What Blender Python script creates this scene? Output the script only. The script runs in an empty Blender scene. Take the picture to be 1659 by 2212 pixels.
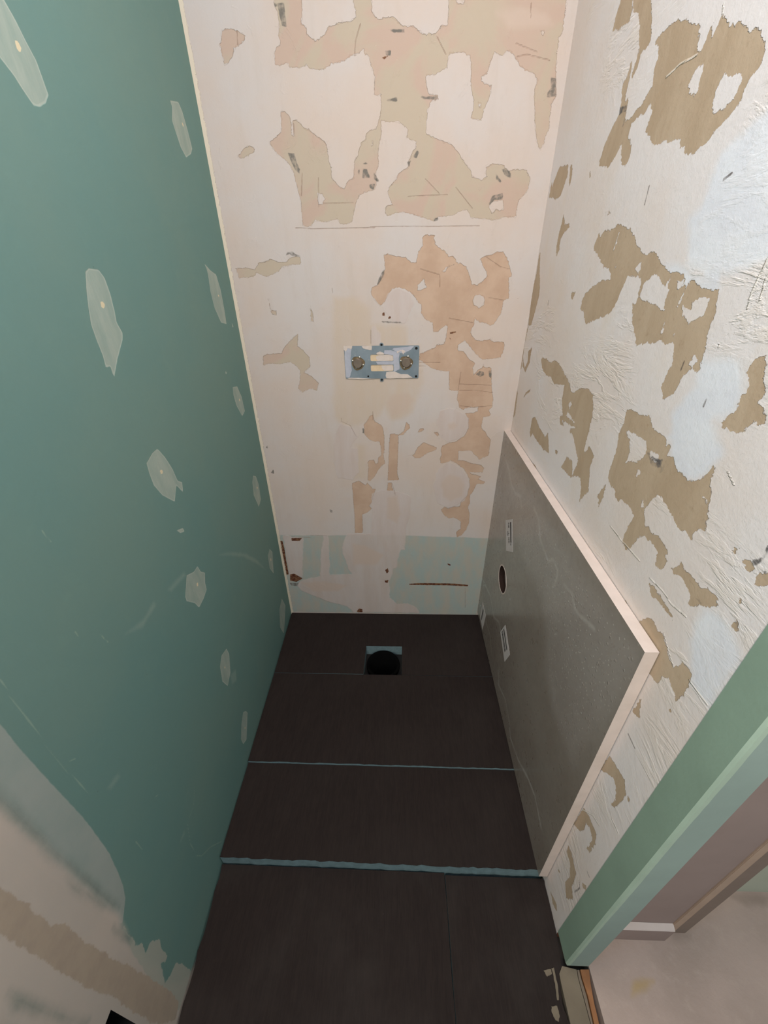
import bpy, bmesh, math, random
import numpy as np
from mathutils import Vector, Matrix

S = bpy.context.scene
COL = S.collection

# ------------------------------------------------------------------ camera
F_PX, PITCH, YAW, ROLL = 865.27, 0.5459, -0.0368, -0.0155
CAM = np.array([0.4716, -1.29, 1.3303])
cp, sp, cy_, sy_ = math.cos(PITCH), math.sin(PITCH), math.cos(YAW), math.sin(YAW)
FWD = np.array([sy_ * cp, cy_ * cp, -sp])
RT0 = np.array([cy_, -sy_, 0.0])
UP0 = np.cross(RT0, FWD)
RT = math.cos(ROLL) * RT0 + math.sin(ROLL) * UP0
UP = -math.sin(ROLL) * RT0 + math.cos(ROLL) * UP0
cam_d = bpy.data.cameras.new('camera')
cam = bpy.data.objects.new('camera', cam_d)
COL.objects.link(cam)
cam_d.sensor_fit = 'HORIZONTAL'
cam_d.sensor_width = 36.0
cam_d.lens = F_PX / 1659 * 36
cam_d.clip_start = 0.01
cam.matrix_world = Matrix(((RT[0], UP[0], -FWD[0], CAM[0]), (RT[1], UP[1], -FWD[1], CAM[1]),
                           (RT[2], UP[2], -FWD[2], CAM[2]), (0, 0, 0, 1)))
S.camera = cam

# ------------------------------------------------------------------ light and exposure
S.view_settings.view_transform = 'Standard'
S.view_settings.look = 'None'
S.view_settings.gamma = 1
S.view_settings.use_curve_mapping = False
S.view_settings.exposure = 0.0
w = bpy.data.worlds.new('world'); S.world = w; w.use_nodes = True
w.node_tree.nodes['Background'].inputs[0].default_value = (0.25, 0.65, 1.0, 1)
w.node_tree.nodes['Background'].inputs[1].default_value = 0.18


def area(name, loc, target, sx, sy, power, color):
    d = bpy.data.lights.new(name, 'AREA'); d.shape = 'RECTANGLE'
    d.size, d.size_y, d.energy, d.color = sx, sy, power, color
    o = bpy.data.objects.new(name, d); COL.objects.link(o)
    o.location = loc
    o.rotation_euler = (Vector(target) - Vector(loc)).to_track_quat('-Z', 'Y').to_euler()
    return o


area('ceiling_light', (0.45, -0.95, 2.34), (0.45, -0.75, 0), 0.30, 0.30, 9.8, (1.0, 0.83, 0.72))
bd = bpy.data.lights.new('cool_fill_light', 'POINT'); bd.energy = 17.5; bd.color = (0.42, 0.66, 1.0); bd.shadow_soft_size = 0.12  # added bluish fill light, no known lamp at this spot
bo = bpy.data.objects.new('cool_fill_light', bd); COL.objects.link(bo); bo.location = (0.45, -1.25, 2.2)
area('window_light', (0.12, -2.35, 1.85), (0.75, -0.7, 1.25), 0.8, 0.8, 32.0, (1.0, 0.93, 0.83))
area('room_light', (1.90, -1.9, 2.30), (1.5, -1.6, 0), 0.5, 0.5, 3.0, (0.75, 0.95, 1.0))

# ------------------------------------------------------------------ pixel helpers
W = 0.85
SKEW = -0.0165            # left wall: x = SKEW * y


def at(px, py, P0, n):
    d = RT * (px - 829.5) / F_PX - UP * (py - 1106) / F_PX + FWD
    n = np.array(n, float); P0 = np.array(P0, float)
    t = ((P0 - CAM) @ n) / (d @ n)
    return CAM + t * d


def at_back(px, py): p = at(px, py, (0, 0, 0), (0, 1, 0)); return p[0], p[2]
def at_right(px, py): p = at(px, py, (W, 0, 0), (1, 0, 0)); return -p[1], p[2]
def at_left(px, py): p = at(px, py, (0, 0, 0), (1, -SKEW, 0)); return -p[1], p[2]
def at_floor(px, py, z=0.0): p = at(px, py, (0, 0, z), (0, 0, 1)); return p[0], p[1]


CROP = dict(A=(400, 0, 4.1475), B=(800, 0, 3.6867), C=(450, 230, 4.1475), D=(800, 230, 3.95), E=(480, 500, 4.3658),
            F=(780, 490, 4.1475), G=(540, 840, 5.53), H=(800, 840, 5.184), I=(580, 1120, 3.318), J=(700, 700, 6.381),
            K=(1000, 900, 3.6065), L=(1000, 1400, 3.6065), M=(1159, 1700, 3.318), N=(1300, 1300, 4.424),
            O=(0, 1500, 3.106), P=(0, 0, 3.456), Q=(100, 540, 3.19), R=(0, 0, 1.0), S=(0, 1100, 2.592),
            T=(1180, 0, 3.4635), U=(1100, 440, 3.16), V=(1240, 440, 3.9594), X=(1240, 860, 3.9594),
            Y=(1560, 1150, 8.848), Z=(580, 1150, 11.643))


def pts(s, proj):
    """'A 1,2 3,4 B 5,6' -> list of plane points; a letter switches the zoom frame the numbers are read in"""
    out = []; c = CROP['R']
    for tok in s.split():
        if tok in CROP:
            c = CROP[tok]; continue
        x, y = tok.split(',')
        out.append(proj(c[0] + float(x) / c[2], c[1] + float(y) / c[2]))
    return np.array(out)


def seg_dist(P, A, B):
    d = B - A; L = max(float(d @ d), 1e-12)
    t = np.clip(((P - A) @ d) / L, 0, 1)
    return np.hypot(P[:, 0] - A[0] - t * d[0], P[:, 1] - A[1] - t * d[1])


CL = 0.03


def poly_sdf(P, poly):
    out = np.full(len(P), -CL)
    lo, hi = poly.min(0) - CL, poly.max(0) + CL
    m = (P[:, 0] > lo[0]) & (P[:, 0] < hi[0]) & (P[:, 1] > lo[1]) & (P[:, 1] < hi[1])
    if not m.any(): return out
    Q = P[m]; dist = np.full(len(Q), CL); ins = np.zeros(len(Q), bool)
    n = len(poly)
    for i in range(n):
        A, B = poly[i], poly[(i + 1) % n]
        dist = np.minimum(dist, seg_dist(Q, A, B))
        c = (A[1] > Q[:, 1]) != (B[1] > Q[:, 1])
        if c.any():
            xi = A[0] + (Q[:, 1] - A[1]) * (B[0] - A[0]) / (B[1] - A[1] + 1e-15)
            ins ^= c & (Q[:, 0] < xi)
    out[m] = np.where(ins, dist, -dist)
    return out


def line_sdf(P, line, wd):
    out = np.full(len(P), -CL)
    lo, hi = line.min(0) - CL, line.max(0) + CL
    m = (P[:, 0] > lo[0]) & (P[:, 0] < hi[0]) & (P[:, 1] > lo[1]) & (P[:, 1] < hi[1])
    if not m.any(): return out
    Q = P[m]; d = np.full(len(Q), CL)
    for i in range(len(line) - 1): d = np.minimum(d, seg_dist(Q, line[i], line[i + 1]))
    out[m] = np.maximum(wd - d, -CL)
    return out


def layer(P, proj, polys='', holes='', lines='', wd=0.0008):
    v = np.full(len(P), -CL)
    for s in [q for q in polys.split(';') if q.strip()]: v = np.maximum(v, poly_sdf(P, pts(s, proj)))
    for s in [q for q in holes.split(';') if q.strip()]: v = np.minimum(v, -poly_sdf(P, pts(s, proj)))
    for s in [q for q in lines.split(';') if q.strip()]: v = np.maximum(v, line_sdf(P, pts(s, proj), wd))
    return v


# ------------------------------------------------------------------ object helpers
def tag(o, label=None, cat=None, group=None, kind=None):
    if label: o['label'] = label
    if cat: o['category'] = cat
    if group: o['group'] = group
    if kind: o['kind'] = kind
    return o


def mesh_obj(name, verts, faces, mats, parent=None, loc=None, fmat=None, smooth=False, attrs=None):
    me = bpy.data.meshes.new(name)
    me.from_pydata([tuple(v) for v in verts], [], faces)
    for m in (mats if isinstance(mats, (list, tuple)) else [mats]): me.materials.append(m)
    if fmat is not None: me.polygons.foreach_set('material_index', fmat)
    if smooth: me.polygons.foreach_set('use_smooth', [True] * len(me.polygons))
    if attrs:
        for k, v in attrs.items():
            a = me.attributes.new(k, 'FLOAT', 'POINT')
            a.data.foreach_set('value', np.asarray(v, np.float32))
    me.update()
    o = bpy.data.objects.new(name, me); COL.objects.link(o)
    if parent: o.parent = parent
    if loc is not None: o.location = loc
    return o


def empty(name, loc):
    o = bpy.data.objects.new(name, None); COL.objects.link(o); o.location = loc
    o.empty_display_size = 0.05
    return o


def bm_obj(name, bm, mats, parent=None, smooth=False):
    bmesh.ops.recalc_face_normals(bm, faces=bm.faces)
    me = bpy.data.meshes.new(name); bm.to_mesh(me); bm.free()
    for m in (mats if isinstance(mats, (list, tuple)) else [mats]): me.materials.append(m)
    if smooth:
        for p in me.polygons: p.use_smooth = True
    o = bpy.data.objects.new(name, me); COL.objects.link(o)
    if parent: o.parent = parent
    return o


def box_bm(bm, x0, x1, y0, y1, z0, z1, bev=0.0, mi=0):
    r = bmesh.ops.create_cube(bm, size=1)
    for v in r['verts']:
        v.co = Vector(((x0 + x1) / 2 + v.co.x * (x1 - x0), (y0 + y1) / 2 + v.co.y * (y1 - y0), (z0 + z1) / 2 + v.co.z * (z1 - z0)))
    fs = set(f for v in r['verts'] for f in v.link_faces)
    for f in fs: f.material_index = mi
    if bev:
        bmesh.ops.bevel(bm, geom=list(set(e for v in r['verts'] for e in v.link_edges)), offset=bev, segments=2, affect='EDGES')


def prism(bm, outline, frame, d0, d1, mi=0, holes=()):
    """outline (2D list) with holes, extruded between depths d0 and d1; frame(u,v,d) -> 3D"""
    loops = [list(outline)] + [list(h) for h in holes]
    faces = []
    for d in (d0, d1):
        edges = []; allv = []
        for lp in loops:
            vs = [bm.verts.new(frame(u, v, d)) for u, v in lp]
            allv.append(vs)
            edges += [bm.edges.new((vs[i], vs[(i + 1) % len(vs)])) for i in range(len(vs))]
        r = bmesh.ops.triangle_fill(bm, edges=edges, use_beauty=True)
        faces.append(allv)
        for g in r['geom']:
            if isinstance(g, bmesh.types.BMFace): g.material_index = mi
    for la, lb in zip(*faces):
        n = len(la)
        for i in range(n):
            f = bm.faces.new((la[i], la[(i + 1) % n], lb[(i + 1) % n], lb[i])); f.material_index = mi


def circle(cx, cy, r, n=24): return [(cx + r * math.cos(2 * math.pi * i / n), cy + r * math.sin(2 * math.pi * i / n)) for i in range(n)]


def rrect(x0, x1, y0, y1, r, n=4):
    o = []
    for cx, cy, a in ((x1 - r, y1 - r, 0), (x0 + r, y1 - r, 90), (x0 + r, y0 + r, 180), (x1 - r, y0 + r, 270)):
        for i in range(n + 1):
            t = math.radians(a + 90 * i / n); o.append((cx + r * math.cos(t), cy + r * math.sin(t)))
    return o


def rough_line(a, b, n, amp, rng):
    """points from a to b with a ragged sideways offset"""
    a, b = np.array(a, float), np.array(b, float); d = b - a; nn = np.array([-d[1], d[0]]) / np.hypot(*d)
    o = []
    for i in range(n):
        p = a + d * i / n + nn * (rng.uniform(-amp, amp) if i else 0)
        o.append((p[0], p[1]))
    return o


# ------------------------------------------------------------------ materials
class NT:
    def __init__(self, name, rough=0.8, spec=0.3):
        self.m = bpy.data.materials.new(name); self.m.use_nodes = True
        self.t = self.m.node_tree; self.N = self.t.nodes; self.L = self.t.links
        self.b = self.N['Principled BSDF']
        self.b.inputs['Roughness'].default_value = rough
        self.b.inputs['Specular IOR Level'].default_value = spec
        self.pos = self.N.new('ShaderNodeTexCoord').outputs['Object']

    def sock(self, inp, v):
        if hasattr(v, 'is_output') or isinstance(v, bpy.types.NodeSocket): self.L.new(v, inp)
        elif isinstance(v, tuple) and len(v) == 3 and inp.type == 'RGBA': inp.default_value = (*v, 1)
        else: inp.default_value = v

    def noise(self, scale, detail=4, rough=0.55, vec=None, dist=0.0):
        n = self.N.new('ShaderNodeTexNoise'); n.inputs['Scale'].default_value = scale
        n.inputs['Detail'].default_value = detail; n.inputs['Roughness'].default_value = rough
        n.inputs['Distortion'].default_value = dist
        self.L.new(vec if vec is not None else self.pos, n.inputs['Vector']); return n.outputs['Fac']

    def mapping(self, sc, rot=(0, 0, 0)):
        n = self.N.new('ShaderNodeMapping'); n.inputs['Scale'].default_value = sc; n.inputs['Rotation'].default_value = rot
        self.L.new(self.pos, n.inputs['Vector']); return n.outputs['Vector']

    def voronoi(self, scale, feature='F1', vec=None):
        n = self.N.new('ShaderNodeTexVoronoi'); n.feature = feature; n.inputs['Scale'].default_value = scale
        self.L.new(vec if vec is not None else self.pos, n.inputs['Vector']); return n.outputs['Distance']

    def math(self, op, a, b=0.0, c=0.0):
        n = self.N.new('ShaderNodeMath'); n.operation = op
        self.sock(n.inputs[0], a); self.sock(n.inputs[1], b); self.sock(n.inputs[2], c); return n.outputs[0]

    def ramp(self, v, a, b, lo=0.0, hi=1.0):
        n = self.N.new('ShaderNodeMapRange'); n.interpolation_type = 'SMOOTHSTEP'
        self.sock(n.inputs[0], v); n.inputs[1].default_value = a; n.inputs[2].default_value = b
        n.inputs[3].default_value = lo; n.inputs[4].default_value = hi; return n.outputs[0]

    def mix(self, f, a, b):
        n = self.N.new('ShaderNodeMix'); n.data_type = 'RGBA'
        self.sock(n.inputs[0], f); self.sock(n.inputs[6], a); self.sock(n.inputs[7], b); return n.outputs[2]

    def attr(self, name):
        n = self.N.new('ShaderNodeAttribute'); n.attribute_name = name; return n.outputs['Fac']

    def mask(self, name, amp=0.002, soft=0.0004, scale=170, off=0.0, detail=4):
        n = self.math('ADD', self.math('MULTIPLY', self.noise(scale, detail), 0.6), self.math('MULTIPLY', self.noise(scale * 0.4, 5, 0.7), 0.4))
        v = self.math('MULTIPLY_ADD', self.math('SUBTRACT', n, 0.5), amp, self.attr(name))
        return self.ramp(v, off - soft, off + soft)

    def bump(self, h, dist, strength=1.0, prev=None):
        n = self.N.new('ShaderNodeBump'); n.inputs['Strength'].default_value = strength
        n.inputs['Distance'].default_value = dist; self.L.new(h, n.inputs['Height'])
        if prev is not None: self.L.new(prev, n.inputs['Normal'])
        return n.outputs[0]

    def done(self, col, normal=None, rough=None):
        self.sock(self.b.inputs['Base Color'], col)
        if normal is not None: self.L.new(normal, self.b.inputs['Normal'])
        if rough is not None: self.sock(self.b.inputs['Roughness'], rough)
        return self.m


def srgb(r, g, b):
    f = lambda c: (c / 255 / 12.92) if c / 255 <= 0.04045 else ((c / 255 + 0.055) / 1.055) ** 2.4
    return (f(r), f(g), f(b))


def simple(name, col, rough=0.8, var=0.15, scale=20, bumpd=0.0, bscale=200, metal=0.0):
    t = NT(name, rough)
    c2 = tuple(c * (1 - var) for c in col)
    t.b.inputs['Metallic'].default_value = metal
    nrm = t.bump(t.noise(bscale, 5), bumpd) if bumpd else None
    return t.done(t.mix(t.ramp(t.noise(scale, 5), 0.3, 0.7), col, c2), nrm)


# ---- stripped plaster of the back wall
def mat_back():
    t = NT('stripped_plaster_back', 0.85, 0.2)
    n1, n2, n3 = t.noise(3.5, 5), t.noise(24, 6, 0.65), t.noise(90, 5)
    streak = t.noise(6, 5, 0.6, t.mapping((4, 1, 0.7)))
    base = t.mix(t.ramp(n1, 0.35, 0.65), srgb(198, 187, 180), srgb(200, 182, 169))
    base = t.mix(t.ramp(streak, 0.5, 0.75, 0, 0.30), base, srgb(188, 172, 158))
    base = t.mix(t.ramp(n2, 0.55, 0.8, 0, 0.35), base, srgb(188, 169, 158))
    # soft skim coats
    sk = t.mask('skim', 0.03, 0.012, 14)
    base = t.mix(t.math('MULTIPLY', sk, t.ramp(streak, 0.3, 0.6, 0.55, 1.0)), base, srgb(197, 178, 160))
    gr = t.mask('green', 0.012, 0.0025, 40)
    green = t.mix(t.ramp(t.noise(9, 5, 0.6, t.mapping((3, 1, 1))), 0.35, 0.65), srgb(162, 172, 166), srgb(176, 170, 157))
    base = t.mix(gr, base, green)
    br2 = t.mask('pale_paper', 0.016)
    fold = t.ramp(t.noise(7, 3, 0.5, None, 1.5), 0.42, 0.62)
    base = t.mix(br2, base, t.mix(fold, srgb(185, 168, 148), srgb(188, 163, 146)))
    br = t.mask('brown_paper', 0.016)
    base = t.mix(br, base, t.mix(t.ramp(t.noise(12, 6, 0.6), 0.35, 0.65), srgb(194, 165, 142), srgb(184, 154, 131)))
    for nm in ('pale_paper', 'brown_paper'):
        lip = t.ramp(t.math('ABSOLUTE', t.math('MULTIPLY_ADD', t.math('SUBTRACT', n3, 0.5), 0.016, t.attr(nm))), 0.0, 0.0011, 0.30, 0.0)
        base = t.mix(lip, base, srgb(140, 116, 96))
    fl = t.mask('filler', 0.026, 0.0030, 36)
    flc = t.mix(t.ramp(streak, 0.3, 0.7), srgb(200, 186, 179), srgb(194, 176, 166))
    base = t.mix(t.math('MULTIPLY', fl, 0.85), base, flc)
    pk = t.mask('blotch', 0.02, 0.008, 20)
    base = t.mix(t.math('MULTIPLY', pk, 0.7), base, srgb(196, 174, 158))
    g = t.mask('grey', 0.006, 0.001, 120)
    base = t.mix(t.math('MULTIPLY', g, t.ramp(n3, 0.3, 0.6, 0.25, 0.95)), base, srgb(112, 106, 98))
    ru = t.mask('rust', 0.004, 0.0006, 160)
    base = t.mix(ru, base, t.mix(t.ramp(n3, 0.4, 0.6), srgb(84, 44, 30), srgb(128, 92, 66)))
    ln = t.mask('crack', 0.0012, 0.0004, 200)
    base = t.mix(t.math('MULTIPLY', ln, t.ramp(n2, 0.3, 0.65, 0.15, 0.6)), base, srgb(140, 112, 94))
    rim = t.mask('rim', 0.018, 0.0015, 110)
    base = t.mix(t.math('MULTIPLY', rim, 0.8), base, srgb(222, 206, 182))
    sc1 = t.ramp(t.noise(55, 6, 0.75, t.mapping((1, 1, 2.2), (0, 0.35, 0))), 0.62, 0.72)
    base = t.mix(t.math('MULTIPLY', sc1, 0.30), base, srgb(172, 156, 142))
    chip = t.math('MULTIPLY', t.ramp(t.noise(95, 5, 0.7), 0.66, 0.70), t.ramp(t.noise(6, 2), 0.52, 0.62))
    base = t.mix(t.math('MULTIPLY', chip, 0.5), base, srgb(226, 216, 202))
    chip2 = t.math('MULTIPLY', t.ramp(t.noise(80, 5, 0.7), 0.30, 0.34, 1.0, 0.0), t.ramp(t.noise(7.5, 2), 0.55, 0.66))
    base = t.mix(t.math('MULTIPLY', chip2, 0.5), base, srgb(160, 138, 120))
    spk = t.ramp(t.voronoi(28), 0.0, 0.045, 1.0, 0.0)
    spk = t.math('MULTIPLY', spk, t.ramp(t.noise(7, 2), 0.58, 0.66))
    base = t.mix(t.math('MULTIPLY', spk, 0.6), base, srgb(110, 88, 74))
    paper = t.math('MAXIMUM', br, br2)
    h = t.math('ADD', t.math('MULTIPLY', paper, -1.0), t.math('MULTIPLY', n3, 0.35))
    h = t.math('ADD', h, t.math('MULTIPLY', t.noise(260, 5, 0.7), 0.22))
    h = t.math('ADD', h, t.math('MULTIPLY', rim, 2.0))
    h = t.math('ADD', h, t.math('MULTIPLY', ln, -0.5))
    h = t.math('ADD', h, t.math('MULTIPLY', fl, 0.5))
    scar = t.ramp(t.noise(16, 6, 0.7, None, 0.6), 0.60, 0.66)
    h = t.math('ADD', h, t.math('MULTIPLY', scar, 0.3))
    return t.done(base, t.bump(h, 0.0009), 0.85)


def mat_right():
    t = NT('stripped_plaster_right', 0.8, 0.25)
    n1, n2, n3 = t.noise(3, 5), t.noise(30, 6, 0.65), t.noise(90, 5)
    streak = t.noise(8, 6, 0.62, t.mapping((1, 1.0, 0.5), (0.5, 0, 0)))
    diag = t.mapping((1, 0.55, 1.7), (-0.75, 0, 0))
    base = t.mix(t.ramp(n1, 0.35, 0.65), srgb(228, 219, 216), srgb(226, 211, 202))
    base = t.mix(t.ramp(streak, 0.55, 0.75, 0, 0.4), base, srgb(224, 206, 188))
    co = t.mask('compound', 0.035, 0.009, 24)
    coc = t.mix(t.ramp(t.noise(14, 5), 0.35, 0.65), srgb(232, 232, 236), srgb(224, 224, 230))
    base = t.mix(t.math('MULTIPLY', co, 0.85), base, coc)
    br = t.mask('brown_paper', 0.018)
    vert = t.noise(6, 5, 0.6, t.mapping((1, 2.0, 0.7), (0.35, 0, 0)), 0.8)
    brc = t.mix(t.ramp(vert, 0.3, 0.7), srgb(192, 169, 144), srgb(180, 156, 130))
    brc = t.mix(t.ramp(t.noise(60, 6, 0.7), 0.55, 0.75, 0, 0.35), brc, srgb(150, 122, 94))
    base = t.mix(br, base, brc)
    up = t.mask('island', 0.003)
    base = t.mix(up, base, srgb(214, 206, 196))
    g = t.mask('grey', 0.012, 0.0012, 110)
    base = t.mix(t.math('MULTIPLY', g, t.ramp(n3, 0.35, 0.6, 0.2, 0.95)), base, srgb(92, 88, 88))
    ln = t.mask('crack', 0.0012, 0.0004, 200)
    base = t.mix(t.math('MULTIPLY', ln, t.ramp(n2, 0.3, 0.6, 0.3, 0.85)), base, srgb(96, 84, 78))
    sc = t.mask('scrape', 0.0012, 0.0004, 200)
    base = t.mix(t.math('MULTIPLY', sc, 0.6), base, srgb(232, 222, 210))
    # trowel ridges and scabs of old plaster
    ridge = t.math('SUBTRACT', 1.0, t.math('ABSOLUTE', t.math('MULTIPLY', t.math('SUBTRACT', t.noise(11, 6, 0.66, diag, 0.5), 0.5), 7.0)))
    ridge = t.ramp(ridge, 0.55, 1.0)
    lump = t.ramp(t.noise(5, 2), 0.47, 0.64)
    rid = t.math('MULTIPLY', t.math('MULTIPLY', ridge, lump), t.math('SUBTRACT', 1.0, t.math('MAXIMUM', br, t.math('MULTIPLY', co, 0.75))))
    base = t.mix(t.math('MULTIPLY', rid, 0.35), base, srgb(228, 214, 200))
    h = t.math('ADD', t.math('MULTIPLY', br, -1.0), t.math('MULTIPLY', n3, 0.45))
    h = t.math('ADD', h, t.math('MULTIPLY', rid, 0.42))
    h = t.math('ADD', h, t.math('MULTIPLY', sc, 1.0))
    h = t.math('ADD', h, t.math('MULTIPLY', t.noise(260, 5, 0.7), 0.25))
    return t.done(base, t.bump(h, 0.0011), 0.8)


def mat_left():
    t = NT('green_plasterboard', 0.75, 0.25)
    n1, n2, n3 = t.noise(2.5, 4), t.noise(30, 6, 0.6), t.noise(160, 4)
    base = t.mix(t.ramp(n1, 0.3, 0.7), srgb(118, 147, 137), srgb(110, 145, 138))
    base = t.mix(t.ramp(n2, 0.5, 0.8, 0, 0.12), base, srgb(130, 160, 144))
    sm = t.mask('haze', 0.012, 0.006, 30)
    base = t.mix(t.math('MULTIPLY', sm, 0.18), base, srgb(190, 200, 186))
    dr = t.noise(10, 6, 0.65, t.mapping((1, 3.5, 1.0)))
    fl = t.mask('spot', 0.003, 0.0009, 120)
    base = t.mix(t.math('MULTIPLY', fl, t.ramp(dr, 0.25, 0.75, 0.42, 0.78)), base, srgb(186, 194, 180))
    rimv = t.ramp(t.math('ABSOLUTE', t.math('SUBTRACT', t.attr('spot'), 0.0012)), 0.0004, 0.0016, 0.35, 0.0)
    base = t.mix(rimv, base, srgb(196, 204, 190))
    ve = t.mask('veil', 0.004, 0.0010, 60)
    base = t.mix(t.math('MULTIPLY', ve, t.ramp(t.noise(9, 6, 0.6), 0.3, 0.7, 0.62, 0.88)), base, srgb(172, 176, 168))
    cm = t.mask('compound', 0.012, 0.009, 25)
    base = t.mix(t.math('MULTIPLY', cm, 0.96), base, t.mix(t.ramp(n1, 0.35, 0.65), srgb(208, 192, 178), srgb(196, 184, 172)))
    rg = t.mask('ragged', 0.016, 0.0010, 80)
    base = t.mix(t.math('MULTIPLY', rg, 0.9), base, srgb(178, 178, 164))
    sg = t.mask('smear', 0.022, 0.010, 30)
    base = t.mix(t.math('MULTIPLY', sg, t.ramp(dr, 0.3, 0.7, 0.4, 0.85)), base, srgb(112, 128, 118))
    tp = t.mask('tape', 0.020, 0.0014, 70)
    base = t.mix(tp, base, t.mix(t.ramp(n2, 0.3, 0.7), srgb(186, 168, 148), srgb(178, 160, 142)))
    sc = t.mask('scratch', 0.0012, 0.0006, 200)
    base = t.mix(t.math('MULTIPLY', sc, 0.25), base, srgb(186, 200, 176))
    sw = t.mask('screw', 0.001, 0.0004, 200)
    base = t.mix(sw, base, srgb(226, 212, 176))
    spk = t.math('MULTIPLY', t.ramp(t.voronoi(11), 0.0, 0.022, 1.0, 0.0), 0.5)
    base = t.mix(spk, base, srgb(52, 66, 58))
    h = t.math('ADD', t.math('MULTIPLY', n3, 0.5), t.math('MULTIPLY', fl, 0.6))
    h = t.math('ADD', h, t.math('MULTIPLY', cm, 1.0))
    return t.done(base, t.bump(h, 0.0003), 0.72)


# ------------------------------------------------------------------ wall grids
def grid_wall(name, u0, u1, v0, v1, step, frame, depth, mat, layers, hole=None, extra_mats=(), circ=None):
    """a solid wall slab: fine front face carrying the layer masks, plain sides and back. frame(u,v,d)->xyz"""
    nu = int(round((u1 - u0) / step)) + 1; nv = int(round((v1 - v0) / step)) + 1
    us = np.linspace(u0, u1, nu); vs = np.linspace(v0, v1, nv)
    UU, VV = np.meshgrid(us, vs)              # row = v
    P = np.stack([UU.ravel(), VV.ravel()], 1)
    idx = np.arange(nu * nv).reshape(nv, nu)
    fa = np.stack([idx[:-1, :-1], idx[:-1, 1:], idx[1:, 1:], idx[1:, :-1]], -1).reshape(-1, 4)
    fc = (P[fa[:, 0]] + P[fa[:, 2]]) / 2
    ring = []
    if hole is not None:
        keep = ~((fc[:, 0] > hole[0]) & (fc[:, 0] < hole[1]) & (fc[:, 1] > hole[2]) & (fc[:, 1] < hole[3]))
        fa = fa[keep]
    extra_v, extra_f = [], []
    if circ is not None:
        cx, cyy, r = circ
        keep = np.hypot(fc[:, 0] - cx, fc[:, 1] - cyy) > r
        gone = fa[~keep]; fa = fa[keep]
        gv = set(gone.ravel()); kv = set(fa.ravel()); bnd = list(gv & kv)
        for i in bnd:
            d = P[i] - (cx, cyy); P[i] = np.array((cx, cyy)) + d / np.hypot(*d) * r
        bset = set(bnd)
        # boundary edges around the hole
        cnt = {}
        for q in fa[[bool(bset & set(q)) for q in fa.tolist()]].tolist():
            for k in range(4):
                e = (q[k], q[(k + 1) % 4])
                if e[0] in bset and e[1] in bset: cnt[frozenset(e)] = cnt.get(frozenset(e), []) + [e]
        ring = [v[0] for v in cnt.values() if len(v) == 1]
    A = {k: f(P) for k, f in layers.items()}
    co = [frame(u, v, 0) for u, v in P]
    faces = fa.tolist(); mi = [0] * len(faces)
    per = list(idx[0, :]) + list(idx[1:, -1]) + list(idx[-1, -2::-1]) + list(idx[-2:0:-1, 0])
    b0 = len(co)
    co += [frame(P[i][0], P[i][1], depth) for i in per]
    n = len(per)
    for i in range(n):
        j = (i + 1) % n
        faces.append([int(per[j]), int(per[i]), b0 + i, b0 + j]); mi.append(1 if extra_mats else 0)
    if circ is None:
        faces.append([b0 + i for i in range(n)][::-1]); mi.append(1 if extra_mats else 0)
    else:
        # rim of the round hole, then a back face made of a fan between the outer border and the hole
        remap = {}
        for a, b in ring:
            for q in (a, b):
                if q not in remap:
                    remap[q] = len(co); co.append(frame(P[q][0], P[q][1], depth))
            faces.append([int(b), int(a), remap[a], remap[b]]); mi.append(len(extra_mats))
        back = fa.tolist()
        mp = {int(per[i]): b0 + i for i in range(n)}
        mp.update({int(k): v for k, v in remap.items()})
        for q in back:
            nq = []
            for k in q:
                if k not in mp:
                    mp[k] = len(co); co.append(frame(P[k][0], P[k][1], depth))
                nq.append(mp[k])
            faces.append(nq[::-1]); mi.append(0)
    attrs = {k: np.concatenate([v, np.full(len(co) - len(v), -CL)]) for k, v in A.items()}
    o = mesh_obj(name, co, faces, [mat] + list(extra_mats), fmat=mi, attrs=attrs)
    return o


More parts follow.
